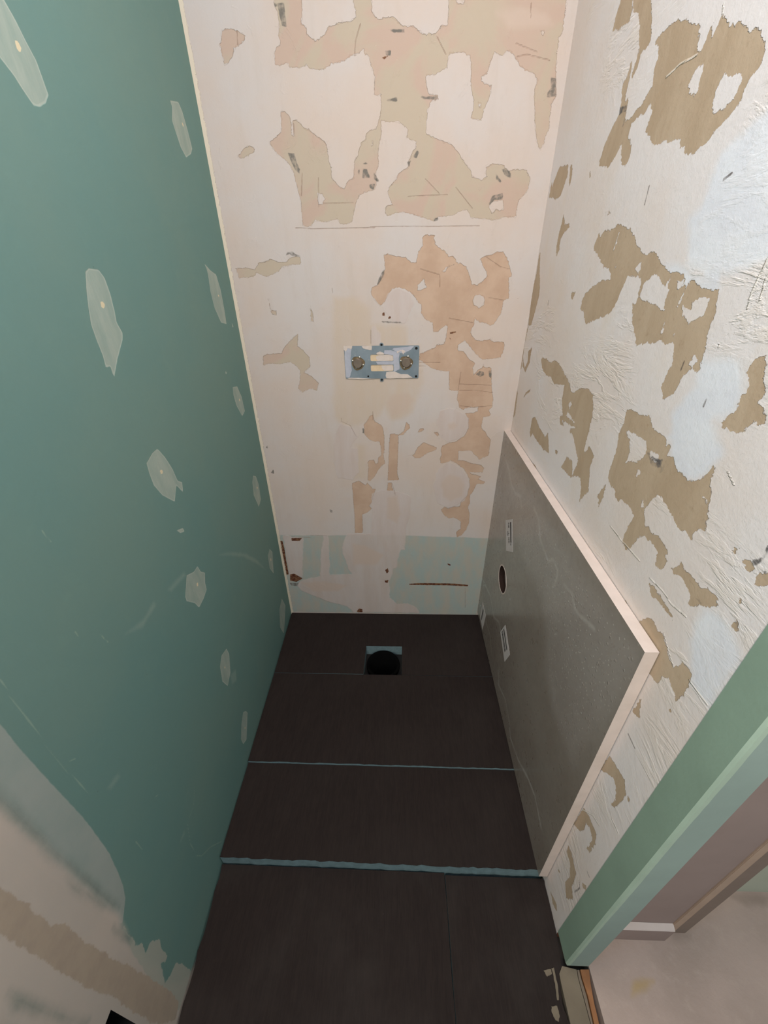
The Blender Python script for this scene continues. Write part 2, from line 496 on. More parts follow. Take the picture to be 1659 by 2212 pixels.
# ---- back wall layers (numbers are read off enlarged frames of the wall)
B_PALE = ('A 790,-150 800,50 830,110 838,180 845,250 835,310 850,370 845,410 815,430 800,480 805,575 850,585 915,555 935,600 1040,605 1090,580 1120,615 1220,625 1260,610 1310,570 1400,555 1450,530 1490,495 1560,470 1600,430 1605,490 1640,495 '
          'B 35,610 35,680 28,750 85,755 90,870 75,940 45,1030 C 1500,195 1460,210 1415,240 1405,300 1370,330 1350,380 1335,450 1310,490 1305,640 1260,665 1240,690 1220,740 1165,715 1105,640 1100,540 1080,490 1060,340 1000,280 960,265 900,205 860,195 820,150 790,120 758,130 765,270 748,250 740,130 715,70 680,40 650,50 655,230 605,280 550,320 575,370 620,420 690,475 '
          '715,500 770,600 795,720 830,840 845,1060 880,1080 920,1070 960,1020 1040,1035 1160,1005 1180,1050 1240,1055 1285,1035 1320,880 1345,800 1400,770 1490,745 1510,690 1500,590 1525,520 1520,380 1550,250 1548,120 '
          'D 90,110 150,135 235,125 325,190 310,270 390,300 395,340 350,410 320,480 325,520 240,575 220,620 160,690 150,740 170,800 195,835 135,850 125,900 150,935 220,905 290,900 460,950 540,980 580,940 700,930 760,895 830,880 860,950 930,955 1070,970 1130,945 1240,940 1260,810 1340,720 1365,620 1330,540 1210,540 1180,560 1150,520 1130,495 1050,490 990,520 985,560 1000,600 950,630 870,600 845,530 800,470 760,410 740,380 690,320 600,290 475,235 '
          'B 450,960 455,870 490,800 540,795 540,760 465,750 445,690 440,610 520,590 610,540 625,430 690,420 740,415 770,440 795,440 805,520 800,680 810,740 825,800 825,850 800,940 885,960 900,880 950,770 965,680 880,650 885,610 930,590 960,480 990,420 1050,440 1095,400 1140,430 1190,520 1240,565 1310,590 1335,640 1310,700 1305,800 1310,900 1320,1100 1350,1190 1380,1150 1395,1080 1420,1040 1440,830 1480,760 1475,560 1500,300 1530,260 1560,0 1570,-150;'
          'A 330,275 410,255 460,270 530,320 535,350 490,400 435,430 430,490 380,570 350,575 325,470 315,400;'
          'C 265,450 310,385 370,350 410,375 405,410 340,450 290,465;'
          'E 130,350 230,345 310,360 340,300 390,290 460,262 520,285 600,285 660,240 735,240 742,310 660,310 570,330 530,375 480,400 410,430 370,405 320,390 290,430 160,440;'
          'E 385,1180 420,1160 560,1150 590,1090 650,1020 715,965 710,1080 760,1120 820,1190 830,1275 800,1300 770,1330 850,1370 910,1430 890,1500 830,1480 760,1515 715,1480 735,1400 735,1310 700,1270 640,1230 540,1250 440,1245 390,1260;'
          'E 435,640 460,740 510,750 510,790 470,780 450,720;E 832,700 850,760 860,850 840,850 835,770')
B_PALE_H = ('B 10,-200 10,100 60,150 180,135 250,205 340,210 420,275 520,270 570,205 620,195 630,-200;'
            'A 1035,-200 1045,60 1050,110 1035,200 1090,250 1090,310 1170,370 1210,340 1250,310 1290,240 1370,205 1490,190 1535,150 1530,90 1510,30 1500,-200;'
            'C 980,780 1020,785 1045,830 1020,875 985,880;D 1010,850 1040,805 1135,800 1135,880 1100,890 1075,880 1035,910;B 670,-10 760,-10 740,35 690,25;B 1345,235 1390,250 1375,280;C 1468,310 1476,345 1466,352;B 855,815 880,830 870,860')
B_BROWN = ('F 205,250 240,245 320,265 400,275 450,320 495,325 515,220 555,160 550,100 575,72 655,78 662,150 700,190 740,210 790,270 815,262 850,290 850,320 900,330 940,360 965,410 990,510 1040,525 1080,495 1130,440 1125,400 1080,330 1075,285 1110,265 1170,250 1220,225 1270,225 1300,265 1335,370 1350,440 1320,460 1325,560 1325,635 1275,665 1255,770 1190,870 1150,885 1120,860 1060,855 1020,820 1010,880 985,920 985,970 1020,1010 1070,1025 1160,1010 1180,1030 1280,1035 1285,1080 1250,1170 1180,1180 1085,1190 1100,1260 1165,1260 1170,1440 '
           'H 1375,100 1365,200 1320,240 1350,285 1330,305 1265,315 1240,420 1255,460 1290,480 1310,530 1345,570 1335,650 1325,740 1280,765 1215,790 1190,750 1165,740 1130,690 985,695 980,800 1060,805 1130,835 1190,845 1240,850 1270,890 1255,935 1110,935 1130,955 1190,965 1240,985 1200,1010 1280,1040 1270,1065 1190,1065 1150,1150 1110,1200 1115,1280 1090,1330 1110,1390 1105,1500 1070,1580 1020,1640 970,1660 960,1600 1010,1570 1015,1490 980,1460 930,1440 880,1450 830,1420 790,1350 830,1320 870,1340 920,1320 1000,1320 1020,1260 1080,1200 1110,1100 1110,1000 1050,900 960,830 900,805 830,830 790,830 780,780 800,740 790,700 800,640 870,610 960,590 1060,520 1100,440 1095,330 1065,275 1150,270 1200,250 1215,200 1130,205 1080,210 1040,235 1000,210 990,160 970,110 985,20 '
           'F 862,1470 790,1460 790,1295 720,1290 640,1270 580,1230 525,1190 525,1140 660,1085 680,1055 740,1055 765,990 775,880 740,890 690,940 650,940 640,860 580,830 540,780 540,700 510,670 470,610 400,560 330,540 280,555 250,600 210,670 175,710 130,660 85,590 100,540 145,525 175,470 215,370;'
           'H 530,490 550,450 590,440 600,460 560,480;H 715,490 745,485 770,510 750,530;H 470,750 500,720 530,660 560,630 595,600 680,635 740,655 740,680 660,710 600,740 560,775 500,775;'
           'H 220,510 270,500 315,520 310,700 305,850 300,940 320,1020 195,1025 205,830 210,650;H 195,1050 240,1050 240,1100 260,1145 190,1140;H 400,370 435,400 440,440 400,480 370,515 320,515 380,470 390,430;'
           'G 1365,420 1400,390 1430,330 1465,310 1490,390 1560,430 1590,470 1605,560 1605,760 1590,790 1615,890 1560,930 1520,990 1480,1060 1430,1100 1405,1090 1410,1030 1415,940 1405,880 1430,855 1480,850 1500,900 1530,880 1530,830 1570,790 1565,680 1545,630 1480,625 1420,600 1365,540;'
           'G 1220,1130 1300,1100 1380,1150 1400,1120 1460,1190 1500,1200 1470,1290 1455,1350 1425,1400 1455,1430 1400,1475 1340,1500 1350,1720 1255,1720 1250,1500 1235,1340')
B_BROWN_H = ('F 865,1060 930,1015 1030,1140 1100,1200 1090,1260 1040,1290 1010,1330 1000,1270 1020,1220 980,1200 920,1120 870,1110;F 510,520 560,465 585,540 540,565 505,570;F 725,395 790,345 800,350 745,405;F 1000,660 1020,615 1060,605 1105,630 1105,690 1060,730 1010,700')
B_GREY = ('A 790,20 820,40 815,75 800,50;A 825,30 885,25 895,120 910,240 870,235 845,150;B 140,235 270,232 270,258 180,255;B 115,405 165,400 160,440 125,440;B 120,800 215,770 215,810 150,805;B 395,770 540,765 535,795 430,790;B 1435,620 1475,620 1480,770 1405,775 1410,740 1440,700;'
          'C 710,415 770,420 790,500 820,560 815,600 780,570 745,500;C 1385,560 1420,560 1450,640 1380,640;C 1385,515 1410,495 1435,520;C 1335,590 1355,555 1355,615;C 1480,580 1500,620 1530,660 1520,680 1485,650;C 1440,700 1495,690 1480,750 1450,730;'
          'D 1070,570 1120,640 1105,650 1075,620;D 1120,540 1160,525 1200,570 1200,610 1150,590;D 1040,760 1130,740 1135,760 1125,795 1060,795 1020,840 1010,835;D 540,960 575,945 578,970 545,980;D 315,480 345,460 330,520;D 400,370 420,390 395,440 365,430;'
          'F 140,520 165,450 210,370 205,430 160,515;F 800,350 845,325 830,345;F 1030,1320 1060,1290 1100,1300 1100,1330 1065,1345;F 1145,1290 1170,1290 1165,1360 1145,1340;E 600,225 610,195 660,190 690,215 735,225 740,235 660,235 640,213;'
          'G 1345,470 1362,470 1362,530 1345,530;G 190,700 210,670 215,720;G 250,1000 280,960 290,1020;G 950,1440 985,1450 985,1480 960,1475;F 170,845 350,850 370,865 200,858;I 150,462 215,462 210,485 165,480')
B_RUST = ('I 80,160 100,160 115,220 125,290 145,400 125,405 110,300 90,230;I 155,400 185,395 245,430 200,455 155,445;I 165,140 240,140 225,160 165,160;I 836,370 855,355 862,380 848,395;I 833,445 860,440 855,462 835,458;'
          'I 1005,468 1080,463 1200,464 1330,466 1430,476 1430,486 1300,480 1100,478 1010,475;I 1280,320 1305,330 1305,340 1285,332;I 632,665 650,645 672,650 675,672 640,672;F 190,770 210,765 212,800 190,795;F 240,810 262,800 268,820 245,825;B 90,455 150,440 110,475;'
          'F 790,945 850,935 850,948 800,960;F 792,990 802,1000 798,1025')
B_GREEN = 'I 20,118 300,122 560,120 945,120 1575,142 1560,300 1530,500 1490,690 165,668 120,500'
B_FILL = ('I 560,110 530,180 530,250 570,360 600,400 470,400 300,425 230,450 205,480 230,510 300,550 370,570 440,600 560,630 610,672 1080,678 1060,640 1000,605 920,615 870,570 870,490 860,450 880,420 890,360 920,355 930,270 945,230 945,110;'
          'I 370,410 375,250 395,120 425,120 440,300 435,410;I 100,120 250,140 240,420 150,400;H 700,1080 760,900 870,820 1000,880 1100,1000 1110,1100 1050,1250 900,1340 760,1290;H 740,400 780,250 900,210 1010,260 1100,330 1090,440 1000,560 860,600 780,520;'
          'H 20,1180 130,1130 300,1150 460,1200 440,1400 400,1560 380,1800 0,1800 20,1400;G 1000,560 1080,420 1220,460 1290,560 1200,700 1290,710 1300,1000 1230,1090 1050,1060 1000,900;'
          'J 640,60 700,20 780,140 800,290 650,290;F 250,600 330,545 440,600 480,680 400,860 300,860 180,720')
B_SKIM = 'R 718,640 760,642 795,668 800,700 845,700 878,705 880,745 908,745 912,830 890,890 870,905 845,908 830,880 815,905 780,915 745,925 722,900;R 770,960 790,960 790,1035 765,1035'
B_BLOTCH = 'H 800,1060 880,960 1000,990 1050,1080 1020,1200 900,1260 820,1200;H 870,400 930,370 970,410 930,460 880,450;H 190,1220 300,1200 340,1400 300,1500 190,1450;H 180,150 250,60 420,50 480,120 400,260 240,300;I 240,460 400,450 560,480 500,520 320,520;I 600,180 700,200 820,260 780,330 610,330;B 1000,100 1200,60 1400,120 1450,200 1100,220'
B_LINES = ('C 780,1088 940,1097 1240,1090 1490,1086;D 0,1028 200,1026 430,1024 930,1020;J 1315,530 1450,532 1600,530;J 1315,580 1400,582;J 645,80 645,270;A 463,275 470,400;A 1570,215 1525,370 1520,500;C 765,150 768,270;C 840,600 835,800;C 985,640 990,900;C 1030,868 1300,862;'
           'D 470,620 590,745;D 320,770 660,752;D 730,690 870,870;F 530,378 705,430;F 705,430 705,540;F 1120,270 1250,360 1330,380;F 880,1410 1165,1420;F 895,1300 870,1460;F 790,820 1000,860;F 1140,635 1280,660;H 1000,20 1200,20 1370,45;H 1000,190 1150,210 1360,190;H 245,1060 280,1190;G 1090,350 1090,390 1200,440 1240,520 1270,570;G 1468,270 1468,370;'
           'B 1160,345 1330,415;B 1170,450 1250,435 1430,480;B 530,290 600,430;B 1280,20 1278,140;E 1035,535 1042,580;I 165,132 300,136;I 300,122 420,124;I 1410,500 1410,640')


def back_frame(u, v, d): return (u, d, v)


L_b = lambda **k: (lambda P: layer(P, at_back, **k))
M_BACK = mat_back()
wall_back = grid_wall('wall_back', -0.03, 0.90, -0.03, 2.40, 0.0025, back_frame, 0.10, M_BACK, dict(
    pale_paper=L_b(polys=B_PALE, holes=B_PALE_H), brown_paper=L_b(polys=B_BROWN, holes=B_BROWN_H), grey=L_b(polys=B_GREY),
    rust=L_b(polys=B_RUST), green=L_b(polys=B_GREEN), filler=L_b(polys=B_FILL), skim=L_b(polys=B_SKIM), blotch=L_b(polys=B_BLOTCH),
    crack=L_b(lines=B_LINES, wd=0.0013), rim=lambda P: line_sdf(P, np.array([[0, -.1], [0, 2.5]]), 0.010)))
tag(wall_back, kind='structure')

# ---- right wall layers
R_BR = ('T 575,-60 545,45 520,120 500,225 545,218 620,165 640,80 650,-60;T 652,-60 650,90 690,100 700,200 692,330 700,350 640,560 645,590 690,480 710,385 745,360 775,330 788,200 790,80 780,-60;'
        'T 640,440 605,570 565,650 565,720 545,860 500,940 440,1080 395,1210 400,1245 460,1255 490,1210 540,1130 560,1070 560,1235 590,1250 625,1170 640,1080 612,1030 640,920 690,870 735,850 775,780 798,830 740,980 805,1085 870,1065 1000,1040 998,1110 1030,1105 1030,1150 1105,1155 1130,1130 1215,1050 1285,950 1340,900 1430,800 1470,710 1520,600 1590,510 1625,450 1635,380 1620,270 1580,205 1530,230 1500,215 1455,160 1410,185 1370,190 1325,125 1300,140 1240,280 1235,220 1250,175 1225,200 1195,300 1145,390 1130,350 1155,260 1140,240 1150,185 1080,170 980,145 900,210 860,250 815,310 815,335 840,345 835,440 805,520 795,640 760,690 710,790 620,890 590,910 600,820 615,730 590,770 595,700 620,600 645,460;'
        'T 100,1250 165,1235 160,1310 105,1470 60,1495 50,1475 20,1480 45,1340 45,1390;T 180,1240 195,1235 190,1330 170,1400;T 462,1590 470,1570 480,1590 470,1612;T 322,1335 325,1285 331,1285 329,1330;'
        'U 370,80 355,150 340,200 322,290 322,360 340,320 350,240 385,185 410,160 410,138 380,140;U 212,320 207,480 210,530 205,620 180,720 150,830 130,830 145,700 165,560 185,480 200,380;U 134,830 108,950 82,1130 75,1130 97,1000 122,860;U 155,975 140,1080 110,1150 90,1110 95,1060 105,1120 125,1080 130,1010;U 50,1270 58,1290 40,1440 28,1460 40,1360;U 100,1320 110,1295 145,1262 142,1280 118,1300;'
        'U 217,1055 245,1055 285,1085 310,1068 340,1090 380,1165 410,1220 420,1280 440,1290 480,1262 540,1260 570,1310 575,1400 555,1500 540,1570 510,1680 520,1700 545,1655 578,1720 550,1800 550,1860 540,1960 505,2000 480,2030 490,1950 485,1870 455,1855 420,1870 375,1820 355,1800 395,1725 430,1760 430,1850 470,1760 455,1680 435,1580 415,1560 415,1540 450,1530 360,1478 372,1520 345,1500 345,1450 365,1450 360,1350 375,1240 305,1230 285,1180 255,1175 225,1130;'
        'U 140,1560 155,1470 175,1450 205,1530 245,1590 265,1565 270,1700 235,1680 190,1620 160,1570 145,1595;U 317,1680 330,1690 327,1715 316,1700;U 430,600 450,605 432,650 420,645;U 600,2000 660,1910 640,2000 600,2100 610,2020;'
        'V 165,380 200,290 215,240 222,285 270,230 300,235 340,205 400,180 420,195 470,220 485,200 485,250 520,280 530,340 560,390 620,445 650,410 690,415 720,460 740,510 780,540 810,590 830,600 850,585 880,580 920,610 950,650 940,690 960,700 1010,655 1060,700 1130,735 1235,735 1220,850 1200,960 1160,1040 1140,1180 1100,1320 1085,1400 1050,1445 1010,1410 970,1440 930,1480 890,1560 850,1630 800,1660 760,1680 750,1570 790,1450 835,1400 850,1320 860,1230 840,1190 790,1200 735,1170 680,1200 630,1190 530,1215 520,1110 500,1000 500,850 515,870 530,850 575,680 570,640 510,625 460,615 430,680 390,780 350,870 290,950 200,985 95,1030 80,920 50,900 70,830 95,770 160,710 255,645 265,660 305,650 315,600 300,550 255,545 230,500 200,440;'
        'V 1640,1290 1560,1320 1520,1370 1480,1440 1505,1520 1480,1600 1430,1650 1400,1740 1365,1800 X 1370,130 1320,160 1260,210 1265,250 1330,280 1380,300 1450,290 1490,240 1530,205 1610,225 1640,170 1615,130 1595,60 1575,20 V 1585,1680 1625,1640 1630,1450;'
        'X 450,90 490,95 540,130 580,150 640,145 655,200 690,270 750,320 780,340 785,410 820,375 825,420 800,490 850,520 870,600 900,630 960,690 1020,720 1080,690 1140,650 1200,575 1195,630 1170,720 1165,860 1150,960 1140,1050 1120,1130 1060,1120 1020,1160 1010,1220 990,1190 950,1130 920,1130 880,1080 855,1060 860,1010 820,990 800,940 760,870 720,830 670,860 600,950 605,1090 640,1100 660,1150 700,1170 770,1250 800,1300 800,1340 780,1340 790,1420 735,1475 690,1430 710,1390 710,1310 680,1260 650,1220 590,1180 550,1190 500,1260 470,1300 440,1290 412,1220 450,1130 515,1010 480,930 430,890 400,860 380,885 355,850 350,780 310,750 290,680 320,570 360,460 385,300 430,200;'
        'X 835,1460 870,1440 900,1440 890,1410 915,1400 940,1460 1000,1520 1050,1590 1110,1640 1145,1625 1220,1700 1225,1790 1180,1780 1130,1790 1060,1760 1050,1790 990,1770 980,1740 1000,1680 950,1600 930,1540 900,1510 850,1505;X 640,1590 680,1610 740,1700 790,1770 830,1840 840,1890 770,1800 720,1740 660,1690;X 1345,1290 1410,1290 1385,1310 1385,1345;'
        'Y 390,555 450,525 540,560 600,690 530,745 480,700 420,600;Y 735,770 860,800 980,800 980,1030 800,1030 720,1050 610,1010 660,880;Y 320,1250 380,1290 375,1350 320,1350;Y 250,1700 290,1660 325,1720 325,1820 270,1900 210,1830 150,1780 190,1740;'
        'N 300,200 380,180 430,155 475,160 510,220 545,285 575,290 620,430 650,560 690,625 770,590 810,620 860,680 840,750 780,890 740,910 708,955 690,860 640,730 580,720 535,790 490,730 400,600;N 375,930 360,1110 290,1050;N 75,1470 160,1610 215,1700 230,1830 180,1920 140,1965 90,1940 130,1880 135,1780 110,1680 50,1640 -20,1600;N 245,1850 270,1890 255,1910;N 640,1060 650,1020 668,1028 655,1060;N 220,0 245,20 260,65 240,50;'
        'L 940,1245 985,1310 1010,1380 1045,1460 1030,1530 985,1590 960,1560 1010,1500 990,1400 960,1370 940,1420 900,1420 860,1370;L 820,1530 845,1600 870,1700 880,1770 850,1860 855,1960 805,1955 795,1830 835,1780 835,1680 810,1590;L 930,1830 960,1850 960,1890 930,1860;L 735,1710 760,1750 745,1750;L 680,1890 700,1990 735,2060 730,2000;K 505,320 520,330 575,400 565,405;K 1250,1435 1275,1440 1290,1490')
R_H = ('T 1060,650 1110,530 1170,480 1170,520 1130,700 1080,710;T 1240,760 1265,690 1300,600 1340,540 1360,575 1450,545 1470,590 1400,740 1320,815 1290,820 1250,855;U 403,1370 420,1345 427,1370 410,1410;U 385,1450 400,1415 450,1500;V 520,550 575,495 570,560 550,600;V 560,790 600,680 650,640 670,605 720,625 730,660 780,710 810,740 780,820 770,910 740,915 725,880 620,840 560,820;V 925,870 950,890 1000,900 1010,840 1090,800 1155,820 1110,950 1040,1000 985,1020 930,940;'
       'V 835,600 828,650 785,725 778,715;V 965,700 920,820 880,890 890,860 950,720;V 735,1110 775,1020 770,1070 745,1120;V 845,1130 868,1090 860,1120;V 870,660 930,650 935,690 890,735;V 980,1370 1030,1295 1060,1350 1020,1380 1000,1400;'
       'X 445,280 480,290 560,330 620,380 625,440 600,500 540,555 490,545 445,550 480,440 475,360;X 645,450 720,480 715,540 690,550 650,500;X 545,600 570,610 565,650 540,680 530,660;X 575,870 600,870 590,940 570,940;X 1078,800 1155,910 1145,918;U 720,310 755,190 750,195 712,315;U 715,440 740,395 730,430')
R_GREY = ('T 550,810 605,790 600,830 545,860;T 582,880 590,890 562,1000;X 730,640 760,570 790,530 770,600 740,650;X 620,450 700,520 760,530 740,600 660,570;Y 550,560 600,540 700,510 800,400 876,210 960,180 900,350 820,480 720,590 620,640 550,620;Y 740,760 790,710 850,760 850,795 760,785;Y 255,1690 320,1720 320,1820 270,1900 215,1830 250,1800;X 1050,1715 1095,1750 1085,1765;X 1200,1770 1225,1765 1225,1790')
R_COMP = ('T 1800,700 1659,830 1540,930 1400,1060 1300,1150 1240,1280 1200,1420 1160,1530 1090,1600 V 970,130 970,400 960,530 1010,600 1090,610 1100,670 1220,690 1260,600 1400,560 1659,480 1800,400;'
          'V 1090,1330 1400,1350 1450,1450 1450,1620 1350,1800 X 1350,130 1270,190 1200,200 1230,330 1270,440 1270,510 1210,560 1150,640 1030,710 960,690 880,600 820,480 830,380 790,350 830,290 840,150 930,50 V 1030,1560 1060,1450;N 880,230 960,60 1100,80 1200,170 1330,480 1340,590 1180,770 1060,940 1020,990 930,890 840,750 860,680 850,400;V 780,540 830,525 960,545 1010,600 1090,610 1100,670 1220,690 1235,735 1130,735 1060,700 1010,655 960,700 920,610 810,590')
R_CRACK = 'L 1285,665 1340,780;T 770,1390 735,1530;T 1325,1345 1390,1295;V 940,1350 912,1425;V 1130,1670 1105,1735;L 968,1740 985,1785;L 870,1900 910,1870 905,1810;U 265,690 270,660'
R_SCRAPE = 'V 1659,460 1520,760 1480,900;V 1640,640 1590,830;X 1315,630 1370,745;N 1430,1320 1510,1375;N 835,750 930,880 1010,985;X 650,1540 760,1650 830,1760 960,1870;X 310,1090 400,1210 560,1390;V 1240,1190 1238,1230;L 935,1260 1010,1300 1060,1380;L 1160,1330 1215,1450;T 895,580 1000,480 1130,410;T 1325,30 1320,100;V 380,260 335,400;N 590,300 640,480 680,610'
L_r = lambda **k: (lambda P: layer(P, at_right, **k))


def right_frame(u, v, d): return (W + d, -u, v)


Y_GREEN = 0.990   # where the stripped plaster stops and the green board end begins
M_RIGHT = mat_right()
wall_right = grid_wall('wall_right', 0.0, Y_GREEN, -0.03, 2.40, 0.0028, right_frame, 0.05, M_RIGHT, dict(
    brown_paper=L_r(polys=R_BR, holes=R_H), grey=L_r(polys=R_GREY), compound=L_r(polys=R_COMP), crack=L_r(lines=R_CRACK, wd=0.0016),
    scrape=L_r(lines=R_SCRAPE, wd=0.0015), island=lambda P: np.full(len(P), -CL)),
    extra_mats=[simple('brick_behind', srgb(110, 70, 52), 0.9)], circ=(*at_right(1081, 1256), 0.030))
tag(wall_right, kind='structure')

# ---- left wall layers
L_SPOT = ('P -60,-150 30,0 110,140 200,320 270,450 330,620 362,710 340,770 290,798 250,785 190,700 100,560 0,430 -60,350 -120,-100;P 1270,750 1330,760 1360,830 1400,970 1435,1110 1425,1150 1390,1175 1350,1100 1310,980 1285,900 1285,800;'
          'Q 270,150 290,125 360,135 400,190 440,300 470,420 485,500 525,570 525,620 490,750 467,880 440,800 410,810 390,730 350,630 310,520 290,400 275,260;Q 1088,92 1130,140 1170,170 1200,270 1225,400 1242,510 1205,500 1160,400 1130,280 1115,170 1105,130;Q 1285,945 1315,940 1345,1010 1368,1110 1350,1145 1310,1070 1290,1000;'
          'Q 765,1368 820,1430 870,1510 905,1590 935,1600 943,1670 895,1620 885,1735 800,1690 740,1620 710,1540 690,1470 730,1400;Q 1425,1555 1445,1560 1465,1620 1478,1720 1465,1770 1430,1690 1420,1600;'
          'S 1105,318 1125,350 1148,355 1148,410 1157,450 1140,500 1115,550 1090,525 1045,515 1037,490 1045,370 1085,350;S 1268,780 1283,810 1290,915 1275,990 1245,965 1232,880 1240,820;S 1378,1130 1386,1140 1380,1290 1362,1315 1350,1290 1352,1200 1362,1135;S 1510,222 1525,240 1532,360 1510,330 1500,260;S 1578,500 1598,540 1592,660 1588,695 1568,660 1565,560;S 988,118 1025,105 1033,125 1010,133;Q 1234,835 1243,840 1242,858 1235,850;Q 1278,500 1290,530 1283,535')
L_SCREW = 'P 108,300 130,305 160,350 155,390 130,380;P 1357,910 1365,920 1374,945 1364,945;Q 372,355 395,355 404,380 398,405 380,395;Q 1182,308 1189,308 1192,322 1185,322;Q 1328,1025 1334,1025 1336,1042 1330,1042;Q 783,1520 795,1511 805,1525 800,1545 788,1543;Q 1450,1632 1456,1632 1457,1645 1451,1645;S 1100,415 1109,410 1110,430 1103,432;S 1256,880 1261,880 1262,892 1257,892;S 1370,1217 1374,1217 1374,1230 1370,1230;S 1514,275 1518,275 1519,290 1515,290'
L_VEIL = 'O -300,-150 0,200 120,350 300,550 450,710 560,830 660,960 730,1060 790,1190 825,1280 842,1370 830,1470 820,1540 700,1500 300,1200 -300,700'
L_COMP = 'O -300,480 0,735 120,850 280,990 420,1130 560,1260 700,1390 800,1470 825,1560 870,1650 900,1700 970,1790 1060,1830 1100,1960 1180,1950 1270,1890 1310,1800 1200,2400 -300,2500'
L_RAG = 'O 820,1540 870,1620 910,1650 905,1690 960,1670 975,1745 1010,1665 1030,1650 1060,1640 1090,1720 1120,1760 1110,1790 1075,1800 1090,1870 1110,1930 1150,1870 1180,1800 1230,1810 1280,1850 1260,1950 1200,2120 1150,2080 1000,1900 900,1750'
L_TAPE = 'O -300,1150 0,1290 100,1350 180,1390 250,1460 340,1560 430,1530 560,1650 700,1740 850,1820 1000,1900 1120,1980 1200,2060 1180,2180 1060,2210 900,2130 760,2030 560,1950 430,1890 300,1790 150,1700 0,1620 -300,1500'
L_SMEAR = 'O 440,1220 520,1290 650,1370 740,1440 640,1400 480,1300;O 60,2000 150,2040 300,2090 450,2150 600,2190 560,2230 300,2150 100,2080;O 760,1560 860,1640 880,1670 780,1600;O -60,620 60,690 200,860 400,1060 600,1240 800,1430 760,1430 560,1270 300,1040 60,800 -60,700;O -60,2250 300,2330 700,2400 200,2420'
L_SCR = 'S 0,950 60,1050 130,1140;S 130,1140 250,1310 370,1460 450,1540 510,1600;S 1090,1550 1085,1650 1050,1760 1065,1870 1100,1940 1130,1940 1180,1890 1240,1860;S 560,700 605,745;S 235,120 285,185;S 870,1610 885,1600;S 420,685 440,710;S 760,1860 800,1905;S 385,1410 425,1395'
L_HAZE = 'S 1225,255 1300,240 1380,250 1440,285 1490,340 1430,300 1360,265 1290,258;S 940,450 1030,350 1040,370 960,460;S 700,700 800,620 860,520 870,540 800,660;S 600,1560 660,1480 670,1500 620,1570;S 1010,1860 1030,1800 1035,1820;S 1290,930 1320,900 1325,960 1300,980'
l_ = lambda **k: (lambda P: layer(P, at_left, **k))


def left_frame(u, v, d): return (-SKEW * u - d, -u, v)


c0 = at_left(241, 2178)
HOLE = (c0[0], c0[0] + 0.085, c0[1] - 0.12, c0[1])
M_LEFT = mat_left()
wall_left = grid_wall('wall_left', 0.0, 1.9, -0.03, 2.40, 0.0034, left_frame, 0.075, M_LEFT, dict(
    spot=l_(polys=L_SPOT), screw=l_(polys=L_SCREW), veil=l_(polys=L_VEIL), compound=l_(polys=L_COMP), ragged=l_(polys=L_RAG), tape=l_(polys=L_TAPE),
    smear=l_(polys=L_SMEAR), scratch=l_(lines=L_SCR, wd=0.0012), haze=l_(polys=L_HAZE)), hole=HOLE)
tag(wall_left, kind='structure')

# ------------------------------------------------------------------ plain materials
M_SKIN = None


def mat_skin(name, dusty):
    t = NT(name, 0.9, 0.15)
    weave = t.math('ADD', t.math('MULTIPLY', t.noise(60, 3, 0.6, t.mapping((7, 0.6, 1))), 0.6), t.math('MULTIPLY', t.noise(22, 4, 0.6, t.mapping((5, 0.5, 1))), 0.4))
    c = t.mix(t.ramp(weave, 0.34, 0.66), srgb(44, 36, 33), srgb(37, 30, 28))
    c = t.mix(t.ramp(t.noise(5, 5, 0.6), 0.4, 0.8, 0, 0.5 if dusty else 0.2), c, srgb(60, 54, 50))
    spk = t.math('MULTIPLY', t.ramp(t.voronoi(30), 0.0, 0.03, 1.0, 0.0), t.ramp(t.noise(9, 2), 0.55, 0.65))
    c = t.mix(t.math('MULTIPLY', spk, 0.5), c, srgb(140, 130, 116))
    h = t.math('ADD', weave, t.math('MULTIPLY', t.noise(300, 3), 0.5))
    return t.done(c, t.bump(h, 0.0005), 0.9)


M_SKIN = mat_skin('dark_cement_skin', False)
M_SKIN2 = mat_skin('dusty_cement_skin', True)
M_FOAM = simple('blue_foam', srgb(118, 140, 144), 0.9, 0.2, 60, 0.0006, 400)
M_SLAB = simple('subfloor', srgb(60, 54, 50), 0.9)
M_BLACK = simple('black_plastic', (0.0015, 0.0015, 0.0015), 0.9)
M_BLACK.node_tree.nodes['Principled BSDF'].inputs['Specular IOR Level'].default_value = 0.08
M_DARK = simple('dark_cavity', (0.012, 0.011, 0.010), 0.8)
M_GREENB = simple('green_board_end', srgb(140, 161, 143), 0.8, 0.10, 9, 0.0002, 150)
M_BEAD = simple('thin_skim_on_green', srgb(164, 182, 164), 0.8, 0.10, 12, 0.0002, 150)
M_ENDF = simple('skimmed_board_end', srgb(142, 158, 150), 0.8, 0.12, 6, 0.0002, 150)
M_MAUVE = simple('mauve_grey_paint', srgb(150, 132, 126), 0.75, 0.10, 6, 0.0001, 100)
M_PALE = simple('pale_green_paint', srgb(176, 180, 164), 0.8, 0.08, 5)
M_BASEB = simple('lit_skirting_top', srgb(196, 182, 176), 0.6, 0.08, 20)  # paler tone paints in the light on the upward chamfer
M_CASE1 = simple('tan_painted_casing', srgb(172, 148, 130), 0.6, 0.08, 20)
M_CASE2 = simple('brown_grey_casing', srgb(128, 112, 102), 0.6, 0.08, 20)
M_CEIL = simple('ceiling_white', srgb(226, 220, 212), 0.9, 0.04)
M_WOOD = simple('orange_wood', srgb(150, 102, 66), 0.7, 0.3, 30, 0.0004, 120)
M_MORTAR = simple('grey_screed', srgb(120, 108, 92), 0.95, 0.2, 14, 0.0006, 160)

